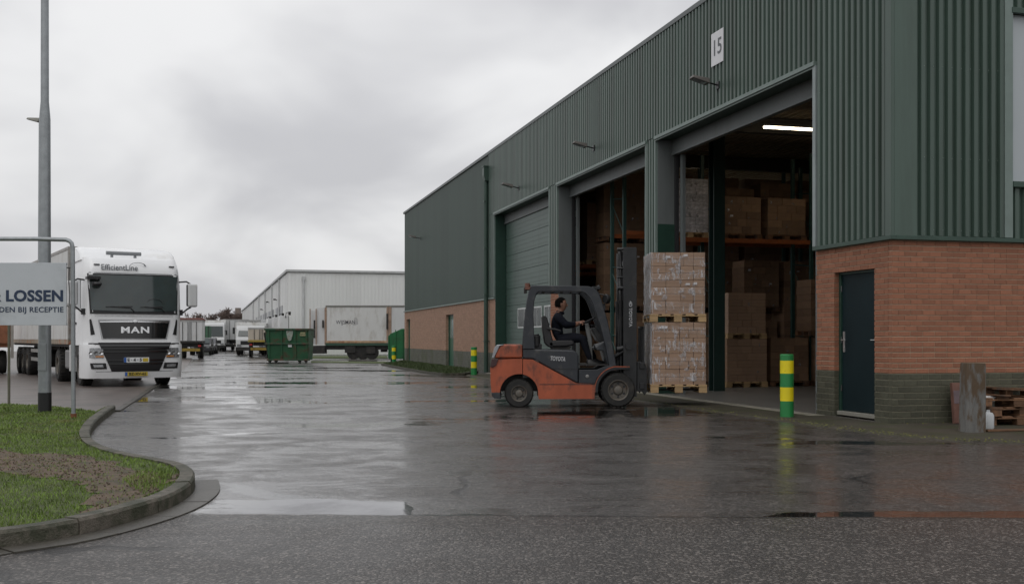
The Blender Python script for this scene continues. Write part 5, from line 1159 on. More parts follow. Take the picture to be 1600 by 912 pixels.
mb = MB(); mb.box(-0.31, 0.33, FY(0, .7)-0.145, FY(0, .7)-0.125, 0.67, 0.81); mb.box(-0.31, -0.25, FY(0, .7)-0.149, FY(0, .7)-0.145, 0.672, 0.808, 1); mb.box(0.17, 0.31, FY(0, .7)-0.149, FY(0, .7)-0.145, 0.69, 0.79, 2); mb.build('badge_plate', [PLATEW, BLUE, PLATEY], cab)
lettering('lettering', 'E · 4 · 5', 0.12, INK, cab, (-0.04, FY(0, .7)-0.152, 0.74), (R(90), 0, 0), width=0.36, bold=0.003)
mb = MB(); mb.box(-0.27, 0.31, FY(0, .35)-0.13, FY(0, .35)-0.115, 0.30, 0.41); mb.box(-0.27, -0.21, FY(0, .35)-0.134, FY(0, .35)-0.13, 0.302, 0.408, 1); mb.build('number_plate', [PLATEY, BLUE], cab)
lettering('lettering', 'BZ-XV-62', 0.10, INK, cab, (0.05, FY(0, .35)-0.137, 0.355), (R(90), 0, 0), width=0.44, bold=0.002)
# roof deflector, light bar, mirrors, side windows, handles
mb = MB(); prof = [(0.75, 3.50), (0.95, 3.72), (1.35, 3.88), (2.0, 3.95), (2.25, 3.95), (2.25, 3.48)]
rings = []
for x in (-1.24, -1.20, -1.1, 1.1, 1.20, 1.24):
    k = 1-0.12*max(0, (abs(x)-1.1)/0.14); rings.append([(x, y+(0.06 if abs(x) > 1.22 else 0), 3.48+(z-3.48)*k) for y, z in prof])
L = 6; mb.add([v for r_ in rings for v in r_], [(k*L+j, k*L+(j+1) % L, (k+1)*L+(j+1) % L, (k+1)*L+j) for k in range(5) for j in range(L)]+[tuple(range(L)), tuple(range(30, 36))]); mb.build('roof_deflector', WHITE, cab, smooth=50)
mb = MB(); mb.tube([(-0.62, 0.62, 3.70), (0.28, 0.62, 3.70)], 0.055, 10); mb.box(-0.5, -0.44, 0.6, 0.7, 3.52, 3.68); mb.box(0.1, 0.16, 0.6, 0.7, 3.52, 3.68); mb.build('light_bar', mat('bar_grey', (0.2, 0.21, 0.22), 0.35), cab, smooth=40)
for s in (-1, 1):
    x = s*1.255
    mb = MB(); mb.box(min(x, x+s*0.012), max(x, x+s*0.012), 0.62, 1.62, 2.15, 2.95); mb.build('side_window', GLASSD, cab, bevel=0.01)
    mb = MB(); mb.box(min(x, x+s*0.03), max(x, x+s*0.03), 1.3, 1.55, 1.72, 1.78); mb.build('door_handle', BLACKP, cab, bevel=0.008)
    mb = MB(); mb.tube([(s*1.18, 0.34, 2.92), (s*1.40, 0.22, 2.94), (s*1.52, 0.20, 2.86)], 0.022, 8); mb.build('mirror_arm', BLACKP, cab, smooth=40)
    mb = MB(); mb.tube([(s*1.18, 0.34, 2.05), (s*1.30, 0.24, 2.05), (s*1.42, 0.22, 2.16), (s*1.52, 0.20, 2.22)], 0.024, 8); mb.box(s*1.24-0.06, s*1.24+0.06, 0.2, 0.36, 1.98, 2.14)
    ma = mb.build('mirror_arm', BLACKP, cab, smooth=40)
    mb = MB(); x0, x1 = sorted((s*1.42, s*1.68)); mb.box(x0, x1, 0.10, 0.26, 2.22, 2.88); mb.build('mirror', WHITEB, ma, bevel=0.045)
    mb = MB(); x2, x3 = sorted((s*1.405, s*1.46)); mb.box(x2, x3, 0.14, 0.275, 2.24, 2.86); mb.build('mirror_edge', BLACKP, ma, bevel=0.03)
mb = MB(); mb.tube([(-1.15, 0.35, 3.02), (-1.05, 0.0, 3.0), (-0.95, -0.12, 2.92)], 0.03, 8); mb.lathe([(0.001, -.06), (0.10, -0.05), (0.13, 0.0), (0.10, 0.05), (0.001, 0.06)], 14, 0, Matrix.Translation((-0.98, -0.10, 2.80)), 'z'); mb.box(-1.22, -0.88, -0.12, 0.16, 2.93, 3.0); mb.build('ramp_mirror', BLACKP, cab, smooth=40)
mb = MB(); mb.box(-1.22, 1.22, 0.80, 2.2, 0.85, 1.14); mb.box(-1.0, 1.0, 0.1, 0.8, 0.35, 1.1, 0); mb.build('cab_underside', CHASS, cab)
for s in (-1, 1):
    mb = MB(); x0, x1 = sorted((s*0.95, s*1.25)); mb.box(x0, x1, 1.92, 2.6, 0.38, 1.14); mb.build('step_panel', WHITEB, cab, bevel=0.02)
# chassis, tank, wheels
mb = MB(); mb.box(-0.45, 0.45, 0.9, 6.2, 0.72, 0.98); mb.build('chassis', CHASS, lor)
mb = MB(); mb.box(-1.2, -0.6, 2.7, 4.0, 0.42, 1.0); mb.build('fuel_tank', mat('tank_alu', (0.28, 0.28, 0.28), 0.4, metal=0.7), lor, bevel=0.06)
for s in (-1, 1):
    wheel('wheel', lor, (s*1.06, 1.40, 0.505), 0.505, 0.31, s, 0.56, 28, 8).rotation_euler = (0, 0, R(-90))
    wheel('wheel', lor, (s*0.98, 5.05, 0.505), 0.505, 0.55, s, 0.56, 28, 8).rotation_euler = (0, 0, R(-90))
    mb = MB(); mb.tube([(s*1.06, 5.05+0.62*math.cos(R(a)), 0.5+0.62*math.sin(R(a))) for a in range(20, 161, 14)], 0.03, 6); mb.build('mudguard', CHASS, lor)
# trailer
trl = link('trailer', None, lor); tz0, tz1, ty0, ty1 = 1.16, 4.02, 2.85, 16.4
for s in (-1, 1):
    for k in range(9):                       # side panels joined by thin posts
        y0 = ty0+0.12+k*(ty1-ty0-0.2)/9; y1 = y0+(ty1-ty0-0.2)/9-0.012; mb = MB(); x0, x1 = sorted((s*1.24, s*1.275)); mb.box(x0, x1, y0, y1, tz0+0.14, tz1-0.10); mb.build('side_panel', WHITED, trl, bevel=0.004)
mb = MB(); mb.box(-1.235, 1.235, ty0+0.05, ty1-0.02, tz0+0.15, tz1-0.05); mb.build('inner_box', WHITED, trl)
mb = MB(); mb.box(-1.27, 1.27, ty0, ty0+0.05, tz0+0.14, tz1-0.1); mb.build('front_wall', WHITEB, trl)
mb = MB()
for s in (-1, 1):
    x0, x1 = sorted((s*1.19, s*1.288)); mb.box(x0, x1, ty0-0.01, ty1, tz1-0.10, tz1+0.0); mb.box(x0, x1, ty0-0.03, ty0+0.11, tz0+0.14, tz1-0.10)
mb.box(-1.19, 1.19, ty0-0.01, ty0+0.08, tz1-0.10, tz1); mb.box(-1.19, 1.19, ty0+0.08, ty1, tz1-0.03, tz1); mb.build('roof_frame', mat('frame_grey_alu', (0.33, 0.32, 0.30), 0.45, metal=0.4, dirt=(0.16, 0.12, 0.09), dscale=3), trl, bevel=0.01)
mb = MB()
for s in (-1, 1):
    x0, x1 = sorted((s*1.15, s*1.29)); mb.box(x0, x1, ty0, ty1, tz0, tz0+0.135)
mb.build('side_rail', mat('rail_dirty', (0.30, 0.25, 0.19), 0.6, var=0.3, vscale=4, dirt=(0.42, 0.12, 0.04), dscale=2.5, dlo=0.55, dhi=0.62), trl)
mb = MB(); mb.box(-0.5, -0.4, ty0+0.6, ty1-0.2, 0.85, tz0); mb.box(0.4, 0.5, ty0+0.6, ty1-0.2, 0.85, tz0); mb.box(-1.2, 1.2, ty0, ty1, tz0-0.08, tz0); mb.build('trailer_chassis', CHASS, trl)
for s in (-1, 1):
    mb = MB(); mb.box(s*0.85-0.06, s*0.85+0.06, 6.9, 7.05, 0.25, 1.1); mb.box(s*0.85-0.15, s*0.85+0.15, 6.85, 7.1, 0.2, 0.25); mb.build('landing_leg', CHASS, trl)
    for z in (0.55, 0.85):
        mb = MB(); x0, x1 = sorted((s*1.2, s*1.23)); mb.box(x0, x1, 7.5, 11.3, z, z+0.12); mb.build('side_guard', mat('guard_alu', (0.4, 0.4, 0.38), 0.4, metal=0.5), trl)
    for y in (12.1, 13.4, 14.7): wheel('wheel', trl, (s*1.08, y, 0.505), 0.505, 0.36, s, 0.56, 24, 8).rotation_euler = (0, 0, R(-90))
mb = MB(); mb.tube([(-1.1, 8.7, 0.65), (-0.5, 8.7, 0.65)], 0.3, 14); mb.build('air_tank', CHASS, trl, smooth=40)
mb = MB(); mb.box(-1.27, 1.27, ty1-0.02, ty1+0.03, tz0, tz1); mb.build('rear_doors', WHITED, trl)

# ================================================================== SIGN ON ITS TUBE FRAME
SY = 16.9
def sp(px, py, Y=SY): return P(px, py, Y)
fr0 = thing('yard_sign', 'grey board reading LOSSEN hung in a bent steel tube frame on the grass', 'sign', (sp(60, 529).x, SY, 0))
ox = sp(60, 529).x
def q_(px, py): v = sp(px, py); return (v.x-ox, 0.0, v.z)
tr = 0.033; pts = [(-3.2, 0, 0.09), (-3.2, 0, q_(0, 373)[2]-0.15), (-3.17, 0, q_(0, 373)[2]-0.04), (-3.05, 0, q_(0, 373)[2])]+[q_(60, 373.3), q_(103, 374.5), q_(108.5, 376.5), q_(112, 380), q_(113.5, 387), q_(114.2, 470), q_(114.8, 640), (q_(115, 655)[0], 0, 0.05)]
mb = MB(); mb.tube(pts, [tr]*len(pts), 12); mb.build('frame', GALV, fr0, smooth=50)
mb = MB(); gx_ = q_(115, 655)[0]; mb.tube([(gx_, 0, 0.0), (gx_, 0, 0.16)], 0.045, 10); mb.build('foot', RUST, fr0, smooth=40)
mb = MB(); zt, zb = sp(60, 410.5).z, sp(60, 508).z; xr = sp(104.5, 500).x-ox
mb.box(-2.9, xr, -0.02, 0.0, zb, zt); mb.box(-2.9, xr, 0.0, 0.02, zt-0.04, zt); mb.box(-2.9, xr, 0.0, 0.02, zb, zb+0.04); bd = mb.build('board', SIGNW, fr0, bevel=0.003)
mb = MB()
for py in (418, 478): mb.tube([(xr-0.02, 0.0, sp(0, py).z), (xr+0.09, 0.0, sp(0, py).z)], 0.012, 6)
mb.tube([(xr+0.035, 0, sp(0, 418).z), (xr+0.03, 0, sp(0, 440).z), (xr+0.045, 0, sp(0, 460).z), (xr+0.035, 0, sp(0, 478).z)], 0.008, 6); mb.build('clamp', STEELD, fr0)
t1 = text_mesh('LADEN & LOSSEN', 0.235, bold=0.009, m=NAVY, align='RIGHT', space=1.05); k = (sp(99.5, 0).x-sp(13, 0).x)
xs = [v.co.x for v in t1.vertices]; wfull = max(xs)-min(xs); tot = 2.02
for v in t1.vertices: v.co.x = (v.co.x-max(xs))*tot/wfull
link('lettering', t1, fr0, (sp(99.5, 0).x-ox, -0.023, sp(0, 463).z), (R(90), 0, 0))
t2 = text_mesh('MELDEN BIJ RECEPTIE', 0.115, bold=0.0015, m=NAVY, align='RIGHT', space=1.05); xs = [v.co.x for v in t2.vertices]; wfull = max(xs)-min(xs)
for v in t2.vertices: v.co.x = (v.co.x-max(xs))*1.22/wfull
link('lettering', t2, fr0, (sp(100, 0).x-ox, -0.023, sp(0, 484).z), (R(90), 0, 0))

# ================================================================== LAMP POSTS
LY = 18.4; bs = G(70, 652); lpst = thing('lamp_post', 'tall galvanised lamp post with black base sleeve standing on the grass island', 'lamp post', (bs.x, bs.y, 0.09))
mb = MB(); mb.tube([(0, 0, 0.30), (0, 0, 4.9), (0, 0, 5.2), (0, 0, 11.0)], [0.103, 0.090, 0.066, 0.055], 20); mb.build('pole', GALV, lpst, smooth=50)
mb = MB(); mb.tube([(0, 0, 0.0), (0, 0, 0.33)], 0.108, 20); mb.build('base_sleeve', BLACKP, lpst, smooth=50)
mb = MB(); mb.box(-0.07, 0.07, -0.112, -0.09, 0.7, 1.15); mb.build('access_door', GALV, lpst, bevel=0.004)
mb = MB(); mb.tube([(0, 0, 10.9), (0.3, 0, 11.2), (1.0, 0, 11.3)], 0.035, 8); mb.box(0.9, 1.6, -0.15, 0.15, 11.24, 11.36); mb.build('lamp_head', mat('lamp_housing', (0.09, 0.085, 0.08), 0.5), lpst, smooth=40)
py_ = 50.0; bx = P(62.5, 529, py_)
l2 = thing('lamp_post', 'slimmer lamp post with one lamp head to the left, showing just behind the tall post', 'lamp post', (bx.x, py_, 0))
hz = P(62, 190, py_).z; mb = MB(); mb.tube([(0, 0, 0), (0, 0, 5), (0, 0, hz)], [0.12, 0.09, 0.055], 10); mb.build('pole', GALV, l2, smooth=50)
mb = MB(); mb.add([(-0.60, -0.12, 0.14), (-0.58, 0.12, 0.14), (-0.05, 0.16, 0.0), (-0.05, -0.16, 0.0), (-0.55, -0.1, 0.22), (-0.55, 0.1, 0.22), (0.05, 0.13, 0.20), (0.05, -0.13, 0.20)], [(0,1,2,3),(4,7,6,5),(0,4,5,1),(1,5,6,2),(2,6,7,3),(3,7,4,0)], 0, Matrix.Translation((0, 0, hz-0.05))); mb.build('lamp_head', mat('head_pale', (0.25, 0.25, 0.22), 0.5), l2, bevel=0.03)
b3 = G(14, 631); mb = MB(); mb.tube([(0, 0, 0), (0.0, 0, 1.8)], 0.028, 8); o = mb.build('marker_post', mat('post_mossy', (0.12, 0.12, 0.085), 0.7, dirt=(0.07, 0.08, 0.04), dscale=5), None, smooth=40, loc=(b3.x, b3.y, 0.0)); tag(o, 'thin mossy post at the back edge of the grass below the sign board', 'post')

# ================================================================== BOLLARDS
def bollard(px, py, top, wpx, label):
    b = G(px, py); h = (py-top)*b.y/F; r_ = wpx/2*b.y/F; t = thing('bollard', label, 'bollard', (b.x, b.y, 0.0), 0, 'green and yellow bollards along the warehouse')
    zs = [0, 0.27, 0.485, 0.70, 0.90, 1.0]; cs = [0, 1, 0, 1, 0]
    for i in range(5):
        mb = MB(); z0, z1 = zs[i]*h, zs[i+1]*h; rr = [r_]*2
        if i == 4: mb.lathe([(r_, z0), (r_, z1-0.012), (r_-0.012, z1), (0.001, z1+0.002)], 24)
        else: mb.lathe([(r_, z0), (r_, z1)], 24)
        mb.build('band', YELLB if cs[i] else GREENB, t, smooth=40)
bollard(1229.5, 653, 553, 21, 'large green and yellow striped bollard before the nearest open doorway')
bollard(740.5, 586.5, 542, 9.6, 'striped bollard beside the drainpipe behind the forklift')
bollard(615.5, 568.5, 540, 6.6, 'smallest striped bollard at the far corner of the warehouse')

# ================================================================== THINGS BY THE END WALL
pb = G(1519, 677); hgt_ = (677-568)*pb.y/F; wd = 33*pb.y/F
mb = MB(); n_ = 6
for a in range(1):
    w = wd/2; ch = 0.03; ring = lambda z, k: [(x*k, y*k, z) for x, y in [(-w, -w*.8+ch), (-w+ch, -w*.8), (w-ch, -w*.8), (w, -w*.8+ch), (w, w*.8-ch), (w-ch, w*.8), (-w+ch, w*.8), (-w, w*.8-ch)]]
    zs = [(0, 1.02), (0.3, 1.0), (0.6, 0.99), (hgt_-0.04, 0.97), (hgt_, 0.93)]; vs = []
    for z, k in zs: vs += ring(z, k)
    L = 8; mb.add(vs, [(k*L+j, k*L+(j+1) % L, (k+1)*L+(j+1) % L, (k+1)*L+j) for k in range(4) for j in range(L)]+[tuple(range(L)), tuple(range(32, 40))])
o = mb.build('guard_post', WOODPOST, None, smooth=35, loc=(pb.x, pb.y, 0.01), rot=(0, R(0.8), WA*0.5)); tag(o, 'thick weathered grey and brown guard post standing before the brick end wall', 'post')
p2_ = G(1499, 664); mb = MB(); mb.box(-0.10, 0.10, -0.03, 0.03, 0, 0.62); mb.box(-0.09, 0.09, -0.035, -0.03, 0.30, 0.5, 1)
o = mb.build('leaning_board', [mat('board_brownred', (0.17, 0.085, 0.065), 0.8, var=0.3), mat('board_mauve', (0.16, 0.12, 0.13), 0.8, var=0.3)], None, bevel=0.004, loc=(p2_.x, p2_.y, 0.03), rot=(R(-6), 0, WA)); tag(o, 'short brownish board leaning behind the weathered guard post', 'board')
for px, py, r_, h_, lb, m_ in ((1544, 672, 0.080, 0.24, 'white plastic canister on the ground between the guard post and old pallets', mat('canister_white', (0.5, 0.52, 0.53), 0.4, var=0.15)), (1545, 666, 0.085, 0.44, 'taller tub with pale lid behind the white canister', None)):
    b = G(px, py); t = thing('canister' if m_ else 'tub', lb, 'container', (b.x, b.y, 0.025)); mb = MB()
    mb.lathe([(r_*0.9, 0), (r_, 0.02), (r_, h_*0.8), (r_*0.75, h_*0.95), (r_*0.3, h_), (r_*0.3, h_+0.03), (0.001, h_+0.03)] if m_ else [(r_*0.85, 0), (r_, h_*0.8), (r_, h_*0.84)], 18)
    mb.build('body', m_ or mat('tub_dark', (0.06, 0.062, 0.05), 0.6), t, smooth=40)
    if not m_: mb = MB(); mb.lathe([(r_*1.06, h_*0.8), (r_*1.08, h_*0.96), (r_*0.8, h_), (0.001, h_)], 18); mb.build('lid', mat('lid_white', (0.6, 0.6, 0.58), 0.5, var=0.15), t, smooth=40)
sx, sy = G(1578, 670).x+0.36, G(1578, 668).y+0.15
labs = ['broken old pallet at the very bottom of the stack by the end wall', 'second old pallet from the bottom of the stack by the end wall', 'third old pallet from the bottom of the stack by the end wall', 'splintered pallet on top of the stack by the end wall']
z = 0.028
for i, lb in enumerate(labs):
    t = thing('old_pallet', lb, 'pallet', (sx+(0.0, 0.05, -0.06, 0.14)[i], sy+(0, 0.05, -0.03, 0.08)[i], z), WA+R((-6, 5, -11, 14)[i]), 'old pallets stacked by the end wall')
    p_ = make_pallet(t, 1.15, 0.8, WOODO, 0.135)
    kids = [c for c in p_.children]
    if i == 3:
        for c in kids[:3]: bpy.data.objects.remove(c)
        t.rotation_euler[1] = R(3)
    z += 0.137
for i, (px, py, a, L) in enumerate(((1590, 676, 12, 0.5),)):
    b = G(px, py); mb = MB(); mb.box(-L, L, -0.05, 0.05, 0, 0.025); o = mb.build('loose_board', WOODO, None, bevel=0.004, loc=(b.x, b.y, 0.03), rot=(0, 0, R(a))); tag(o, 'loose broken board on the ground in front of the old pallets', 'board')

# ================================================================== BACKGROUND YARD
# big grey warehouse
GX, GY = (450-800)/F*82, 82.0; GH = H+(HOR-421)*GY/F; ga = math.atan((800-329)/F)
gw = thing('grey_warehouse', 'long pale grey clad warehouse at the back of the yard', 'warehouse', (GX, GY, 0), ga)
nfl = 42
def gsheet(w, h, n, m=GREYC, d=0.012):
    key = ('g', round(w, 3), round(h, 3)); 
    if key not in SH: SH[key] = rib_mesh('cladding_sheet', w, h, n, d, m)
    return SH[key]
mb = MB(); mb.box(0.05, 40, 0.05, 125, 0, GH-0.1); mb.build('wall', GREYC, gw)
for k in range(12): link('cladding_sheet', gsheet(1.1, GH-0.35, 4), gw, (k*1.1, 0.0, 0.1))
for k in range(42): link('cladding_sheet', gsheet(2.9, GH-0.35, 10), gw, (0.0, (k+1)*2.9, 0.1), (0, 0, R(-90)))
mb = MB(); mb.box(-0.15, 40, -0.15, 0.1, GH-0.16, GH); mb.box(-0.15, 0.1, 0.1, 125, GH-0.16, GH); mb.build('roof_edge_trim', GREYT, gw)
mb = MB(); mb.tube([(1.15, -0.12, 0), (1.15, -0.12, GH-0.7)], 0.07, 8); mb.box(1.03, 1.27, -0.2, -0.05, GH-0.8, GH-0.5); mb.build('drainpipe', GREYT, gw)
for y in (9, 20, 33, 48, 66): mb = MB(); mb.tube([(-0.14, y, 0), (-0.14, y, GH-0.3)], 0.08, 6); mb.build('drainpipe', GREYT, gw)
for y, z in ((14, 4.7), (27, 4.9), (40, 4.5)): mb = MB(); mb.tube([(0, y, z), (-0.15, y, z+0.05)], 0.04, 6); mb.box(-0.32, -0.12, y-0.1, y+0.1, z, z+0.12); mb.build('wall_lamp', CHASS, gw)
for k in range(9):
    y = 6+k*6.2; mb = MB(); mb.box(-0.06, -0.01, y, y+3.2, 1.0, 4.0); mb.build('dock_door', mat('dock_door_grey', (0.33, 0.34, 0.35), 0.5), gw)
# far block
fb = P(371, 529, 230); t = thing('brick_building', 'low brown brick block with a chimney behind the parked trailers', 'building', (fb.x, 230, 0))
mb = MB(); mb.box(-1.2, 3.5, 0, 10, 0, 6.3); mb.build('wall', FARB, t); mb = MB(); mb.box(-1.3, 3.6, -0.2, 10.1, 6.3, 6.6); mb.build('roof', mat('far_roof', (0.11, 0.10, 0.095), 0.9), t)
mb = MB(); mb.box(-1.0, -0.1, 2, 3.5, 6.6, 7.9); mb.build('chimney', FARB, t)
for k in range(3): mb = MB(); mb.box(-0.8+k*1.4, 0.1+k*1.4, -0.03, 0.0, 4.6, 5.7); mb.build('window', GLASSD, t)

def box_trailer(name, label, loc, rz, L=7.5, Wd=2.55, z0=1.15, z1=3.7, m=WHITED, rail=CHASS, group='trailers and box bodies parked at the back of the yard', axles=(0.72, 0.9), cat='trailer', rear=True, stripe=False):
    t = thing(name, label, cat, loc, rz, group); w = Wd/2
    n = max(2, round(L/2.4))
    for k in range(n):
        mb = MB(); mb.box(-w, w, k*L/n+0.01, (k+1)*L/n-0.01, z0+0.08, z1-0.08); mb.build('body_panel', m, t, bevel=0.01)
    mb = MB(); mb.box(-w-0.02, w+0.02, -0.02, L+0.02, z1-0.085, z1+0.02); mb.build('roof', mat('trailer_roof', (0.4, 0.4, 0.39), 0.5), t)
    mb = MB(); mb.box(-w-0.02, w+0.02, -0.02, L, z0-0.06, z0+0.085); mb.build('side_rail', rail, t)
    mb = MB(); mb.box(-0.5, 0.5, 0.2, L-0.2, z0-0.32, z0-0.06); mb.box(-w+0.1, w-0.1, 0.0, 0.15, 0.5, 0.72); mb.build('chassis', CHASS, t)
    if rear:
        for x in (-w*0.55, -w*0.12, w*0.12, w*0.55):
            mb = MB(); mb.tube([(x, -0.04, z0+0.1), (x, -0.04, z1-0.12)], 0.022, 6); mb.build('lock_bar', STEELD, t)
        mb = MB(); mb.box(-0.008, 0.008, -0.016, -0.01, z0+0.1, z1-0.1); mb.build('door_gap', CHASS, t)
    for s in (-1, 1):
        for q in axles:
            mb = MB(); mb.lathe([(0.28, -0.15), (0.47, -0.14), (0.50, -0.08), (0.50, 0.08), (0.47, 0.14), (0.28, 0.15)], 18, 0, Matrix.Translation((s*(w-0.2), L*q, 0.5)) @ Matrix.Rotation(R(90), 4, 'Z'), 'y'); mb.build('wheel', TYRE, t, smooth=40)
        mb = MB(); mb.box(s*(w-0.15)-0.09, s*(w-0.15)+0.09, -0.03, 0.0, z0-0.3, z0-0.18); mb.build('tail_lamp', REDP, t)
        mb = MB(); mb.box(s*(w-0.25)-0.05, s*(w-0.25)+0.05, L*0.2, L*0.2+0.12, 0.05, z0); mb.build('support_leg', CHASS, t)
    if stripe: mb = MB(); mb.box(-w*0.85, w*0.85, -0.03, 0.0, 0.52, 0.70); mb.build('warning_stripe', mat('stripe_dull_yellow', (0.26, 0.18, 0.03), 0.6, var=0.4, vscale=5), t)
    return t
def far_truck(label, loc, rz, m=WHITEB, hc=2.9, cat='lorry'):
    t = thing('small_lorry', label, cat, loc, rz, 'small lorries parked along the far yard')
    mb = MB(); prof = [(0.0, 0.55), (0.0, 1.25), (0.12, 1.45), (0.38, hc-0.25), (0.55, hc), (1.9, hc), (1.9, 0.55)]
    mb.prism(prof, -1.1, 1.1, 'x'); mb.build('cab', m, t, bevel=0.05)
    mb = MB(); mb.add([(-0.95, 0.105, 1.55), (0.95, 0.105, 1.55), (0.90, 0.31, hc-0.4), (-0.90, 0.31, hc-0.4)], [(0, 1, 2, 3)]); o = mb.build('windscreen', GLASSD, t); so = o.modifiers.new('t', 'SOLIDIFY'); so.thickness = 0.02; so.offset = 1
    mb = MB(); mb.box(-0.75, 0.75, -0.02, 0.03, 0.85, 1.15); mb.build('grille', BLACKP, t)
    mb = MB(); mb.box(-1.12, 1.12, -0.12, 0.25, 0.38, 0.66); mb.build('bumper', CHASS, t, bevel=0.02)
    for s in (-1, 1):
        mb = MB(); mb.box(s*0.85-0.16, s*0.85+0.16, -0.14, -0.1, 0.7, 0.88); mb.build('headlamp', LAMPG, t)
        mb = MB(); mb.box(s*1.28-0.09, s*1.28+0.09, 0.2, 0.3, 1.7, 2.2); mb.box(min(s*1.08, s*1.2), max(s*1.08, s*1.2), 0.23, 0.27, 2.12, 2.16); mb.build('mirror', BLACKP, t)
        for y in (0.8, 4.3):
            mb = MB(); mb.lathe([(0.2, -0.13), (0.40, -0.12), (0.43, 0), (0.40, 0.12), (0.2, 0.13)], 16, 0, Matrix.Translation((s*0.95, y, 0.43)) @ Matrix.Rotation(R(90), 4, 'Z'), 'y'); mb.build('wheel', TYRE, t, smooth=40)
    mb = MB(); mb.box(-0.4, 0.4, 1.5, 6, 0.6, 0.8); mb.build('chassis', CHASS, t)
    mb = MB(); mb.box(-1.15, 1.15, 2.0, 6.2, 0.85, hc+0.25); mb.build('body', WHITED, t, bevel=0.02)
    return t
def gp_(px, Y): return Vector(((px-800)/F*Y, Y, 0))
# long box body left of the warehouse corner, seen from its side, standing on a black chassis
LYY = 71.0; px2m = LYY/F
t = thing('box_trailer', 'long dirty white box trailer with faded black lettering parked sideways', 'trailer', (gp_(510, LYY).x, LYY, 0), 0, 'trailers and box bodies parked at the back of the yard')
Lx = (604-510)*px2m; zt_ = H+(HOR-477)*px2m; zb_ = H-(535-HOR)*px2m
mb = MB(); mb.box(0.02, Lx, 0, 2.5, zb_, zt_-0.1); mb.build('side_panel', WHITED, t, bevel=0.01)
mb = MB(); mb.box(-0.05, (632-510)*px2m, -0.03, 2.53, zt_-0.1, zt_); mb.build('roof', mat('trailer_edge', (0.2, 0.2, 0.18), 0.6), t)
for a, b, m_ in ((-0.06, 0.02, RUST), (Lx, Lx+0.10, GREYT), (Lx+0.12, Lx+0.32, RUST)): mb = MB(); mb.box(a, b, -0.03, 0.05, zb_, zt_-0.1); mb.build('corner_post', mat('post_rusty', (0.33, 0.23, 0.17), 0.7, var=0.3), t)
mb = MB(); mb.box(Lx+0.33, (640-510)*px2m, 0.0, 2.5, zb_, zt_-0.1); mb.build('side_panel', WHITEB, t)
mb = MB(); mb.box(0, Lx, -0.045, 0.0, zb_-0.02, zb_+0.12); mb.build('rusty_rail', mat('rail_rust', (0.42, 0.28, 0.17), 0.7, var=0.4, vscale=3, dirt=(0.30, 0.11, 0.05), dscale=2.5), t)
mb = MB(); mb.box(-0.06, Lx+0.1, -0.06, 2.5, zb_-0.20, zb_-0.02); mb.build('green_rail', mat('rail_green', (0.03, 0.07, 0.045), 0.6), t)
mb = MB(); mb.box(-1.0, Lx+0.1, 0.1, 2.4, zb_-0.46, zb_-0.205); mb.box(-0.9, -0.1, 0.0, 0.8, 0.35, 0.8); mb.box(1.2, 1.9, -0.02, 0.5, 0.4, 0.85); mb.box(2.6, 3.2, -0.02, 0.4, 0.35, 0.8); mb.box(3.5, Lx, 0.3, 0.6, 0.45, 0.8); mb.build('chassis', CHASS, t)
for x in (1.75, 2.35, 2.95):
    mb = MB(); mb.lathe([(0.25, -0.15), (0.42, -0.14), (0.45, 0), (0.42, 0.14), (0.25, 0.15)], 18, 0, Matrix.Translation((x, 0.2, 0.42)), 'y'); mb.build('wheel', TYRE, t, smooth=40)
# narrow front section, bulkhead and bars
zf_ = zt_-0.12
for a, b in ((484, 494), (494.5, 507)):
    mb = MB(); mb.box((a-510)*px2m, (b-510)*px2m, 0.25 if a < 490 else 0.1, 2.4, zb_-0.1, zf_ - (0.18 if a < 490 else 0)); mb.build('front_panel', WHITEB, t, bevel=0.01)
for px in (484.5, 494, 508):
    mb = MB(); mb.box((px-510)*px2m-0.03, (px-510)*px2m+0.03, -0.04, 0.02, zb_-0.15, zf_-0.1); mb.build('corner_post', mat('post_rusty', (0.33, 0.23, 0.17), 0.7), t)
for px, a, b in ((491.5, 500, 528), (505, 500, 512), (605, 490, 514)):
    mb = MB(); mb.box((px-510)*px2m-0.05, (px-510)*px2m+0.05, -0.09, -0.02, H+(HOR-b)*px2m, H+(HOR-a)*px2m); mb.build('door_gear', CHASS, t)
lettering('lettering', 'WIJSMAN', 0.36, mat('faded_black', (0.09, 0.09, 0.10), 0.6, var=0.5, vscale=8), t, ((540-510)*px2m, -0.005, H+(HOR-503.5)*px2m), (R(90), 0, 0), width=1.25, bold=0.002)
mb = MB()
for k in range(7): mb.box(-0.10-0.02*k, 0.10+0.01*k, -0.006, 0.0, -0.012, 0.012, 0, Matrix.Translation(((556-510)*px2m, 0, H+(HOR-(497+1.6*k))*px2m)) @ Matrix.Rotation(0.3-0.1*k, 4, 'Y'))
tag(mb.build('bird_mark', mat('faded_grey', (0.27, 0.27, 0.27), 0.6), t), None, None, None, 'stuff')

